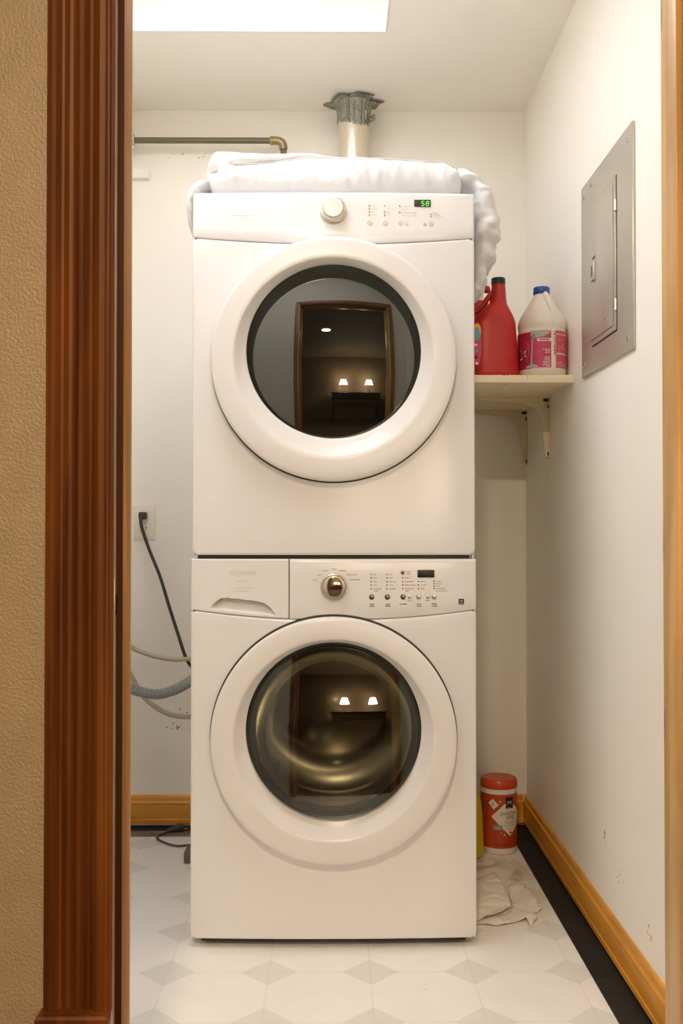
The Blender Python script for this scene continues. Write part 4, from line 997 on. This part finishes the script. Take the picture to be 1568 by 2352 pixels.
cyl_text(lb, cx, cyy, 0, r0+.0011, 'DISINFECTING', .0150, cu(560), cv(632), 4, width=.058)
cyl_text(lb, cx, cyy, 0, r0+.0011, 'WIPES', .0160, cu(573), cv(686), 4, width=.030)
for k, (y_, a_, b__) in enumerate(((738,495,640),(765,490,640),(790,500,630),(825,520,620),(848,535,610))): cyl_micro(lb, cx, cyy, 0, r0+.0007, cu(a_), cv(y_), cu(b__)-cu(a_), .0013, 5 if k > 2 else 4, k)
cyl_patch(lb, cx, cyy, 0, r0+.0006, cu(360), cv(842), cu(472), cv(780), 6); cyl_micro(lb, cx, cyy, 0, r0+.0009, cu(375), cv(815), .020, .0022, 3); cyl_micro(lb, cx, cyy, 0, r0+.0009, cu(385), cv(832), .016, .0018, 3)
for (x_, y_, s_) in ((445,465,18),(497,903,17),(460,872,10)):
    u_, v_ = cu(x_), cv(y_); q = s_*S; p_ = q*.25
    cyl_convex(lb, cx, cyy, 0, r0+.0004, [(u_-q,v_),(u_-p_*.2,v_+p_*.6),(u_,v_+q),(u_+p_*.2,v_+p_*.6),(u_+q,v_),(u_,v_-q)], 1, nv=8)
cyl_convex(lb, cx, cyy, 0, r0+.0008, [(cu(562),cv(880)),(cu(578),cv(862)),(cu(595),cv(880)),(cu(578),cv(900))], 4)
cyl_micro(lb, cx, cyy, 0, r0+.0005, cu(350), cv(1050), .050, .004, 7); cyl_micro(lb, cx, cyy, 0, r0+.0005, cu(540), cv(1045), .020, .003, 7)
lb.build('label', ['orange','lab_white','lab_black','lab_yellow','print_dark','print','lab_teal','red_dark'], W_, smooth=True, ang=60, fix=False)['label'] = 'orange label with a white diamond'
yx, yy_ = .412, 3.062
YB_ = empty('yellow_bottle', (yx, yy_, 0), 'yellow plastic bottle mostly hidden behind the washer', 'bottle')
MB().lathe([(.042,.0003),(.0475,.004),(.0485,.012),(.0470,.06),(.0440,.12),(.0400,.165),(.032,.190),(.020,.205),(.014,.212),(.014,.225)], (yx,yy_,0), 48).build('bottle_body', 'yellow', YB_)
MB().lathe([(.0165,.222),(.0165,.245),(.0005,.246)], (yx,yy_,0), 28).build('cap', 'lab_white', YB_)
# crumpled dryer sheets
def sheet(name, outline, zf, label, seed, res=.006):
    b = MB(); xs = [p[0] for p in outline]; ys = [p[1] for p in outline]
    bm = bmesh.new(); vs = [bm.verts.new((x, y, 0)) for x, y in outline]; bm.faces.new(vs)
    bmesh.ops.triangulate(bm, faces=bm.faces)
    for _ in range(5): bmesh.ops.subdivide_edges(bm, edges=[e for e in bm.edges if e.calc_length() > .012], cuts=1); bmesh.ops.triangulate(bm, faces=bm.faces)
    for v in bm.verts: v.co.z = zf(v.co.x, v.co.y)
    bm.verts.index_update()
    b.add([v.co[:] for v in bm.verts], [[v.index for v in f.verts] for f in bm.faces]); bm.free()
    o = b.build(name, 'tissue', None, ang=60); tag(o, label, 'dryer sheet', 'crumpled sheets beside the washer')
    md = o.modifiers.new('thick', 'SOLIDIFY'); md.thickness = .0006; md.offset = 1
    return o
def crease(s, amp, base=.0012):
    def f_(x, y):
        a = abs(fbm((x, y, s), 11))*amp + abs(fbm((x, y, s+3), 27))*amp*.5
        return base + a
    return f_
def gp_(px, py):  # floor point seen at a picture point
    d = 1.005*2287/(py-1210); return ((px-766)/2287*d, d)
sheet('dryer_sheet', [gp_(*p) for p in ((1060,2040),(1098,2022),(1133,2003),(1150,2022),(1163,2052),(1172,2085),(1150,2100),(1110,2110),(1060,2112))], crease(1, .018), 'crumpled white dryer sheet close beside the washer', 1)
sheet('dryer_sheet', [gp_(*p) for p in ((1165,2042),(1195,2036),(1220,2050),(1232,2078),(1243,2088),(1228,2095),(1232,2110),(1216,2128),(1206,2113),(1178,2118),(1150,2124),(1120,2124),(1100,2121),(1060,2124),(1060,2116),(1112,2114),(1152,2104),(1176,2088))], crease(6, .020), 'crumpled white dryer sheet nearer the black strip', 6)

for o in bpy.data.objects:
    if o.name.split('.')[0] in ('printed_text', 'paint_chips'): o['kind'] = 'stuff'

# ================================================================== HALL LAMPS (reflected in the door glass)
T_ = empty('console_table', (.8, -3.1, 0), 'dark wooden console table under the hall lamps', 'table')
MB().rbox(-.1, 1.75, -3.45, -2.95, 1.02, 1.06, .004).build('table_top', 'table', T_)
MB().rbox(-.06, 1.71, -3.42, -2.98, .80, 1.02, .003).build('apron', 'table', T_)
for lx in (-.05, 1.66):
    for ly in (-3.41, -3.03): MB().rbox(lx, lx+.05, ly, ly+.05, 0, .80, .004).build('leg', 'table', T_)
for lx, lb in ((.36, 'lit table lamp with cream shade, the nearer to the doorway axis'), (1.32, 'lit table lamp with cream shade at the far end of the console')):
    l = empty('table_lamp', (lx, -3.2, 1.06), lb, 'lamp', 'hall table lamps')
    MB().lathe([(.09,0.0003),(.09,.015),(.03,.025)], (lx,-3.2,1.06), 32).build('base', 'table', l)
    for s in (-.035, .035): MB().tube([(lx+s,-3.2,1.08),(lx+s,-3.2,1.34)], .010, 10).build('post', 'table', l)
    MB().lathe([(.165,.27),(.10,.47)], (lx,-3.2,1.06), 40, cap0=False, cap1=False).build('lamp_shade', 'shade', l)
c_ = empty('recessed_downlight', (-.15, -.35, ZC+.0), 'round recessed downlight in the hall ceiling', 'ceiling light')
MB().lathe([(.085,-.004),(.0005,-.0045)], (-.15,-.35,ZC+.020), 32).build('lens', 'can', c_)
MB().lathe([(.085,0),(.088,-.006),(.105,-.004),(.107,0)], (-.15,-.35,ZC+.0199), 32, cap0=False, cap1=False).build('trim_ring', 'plastic_white', c_)
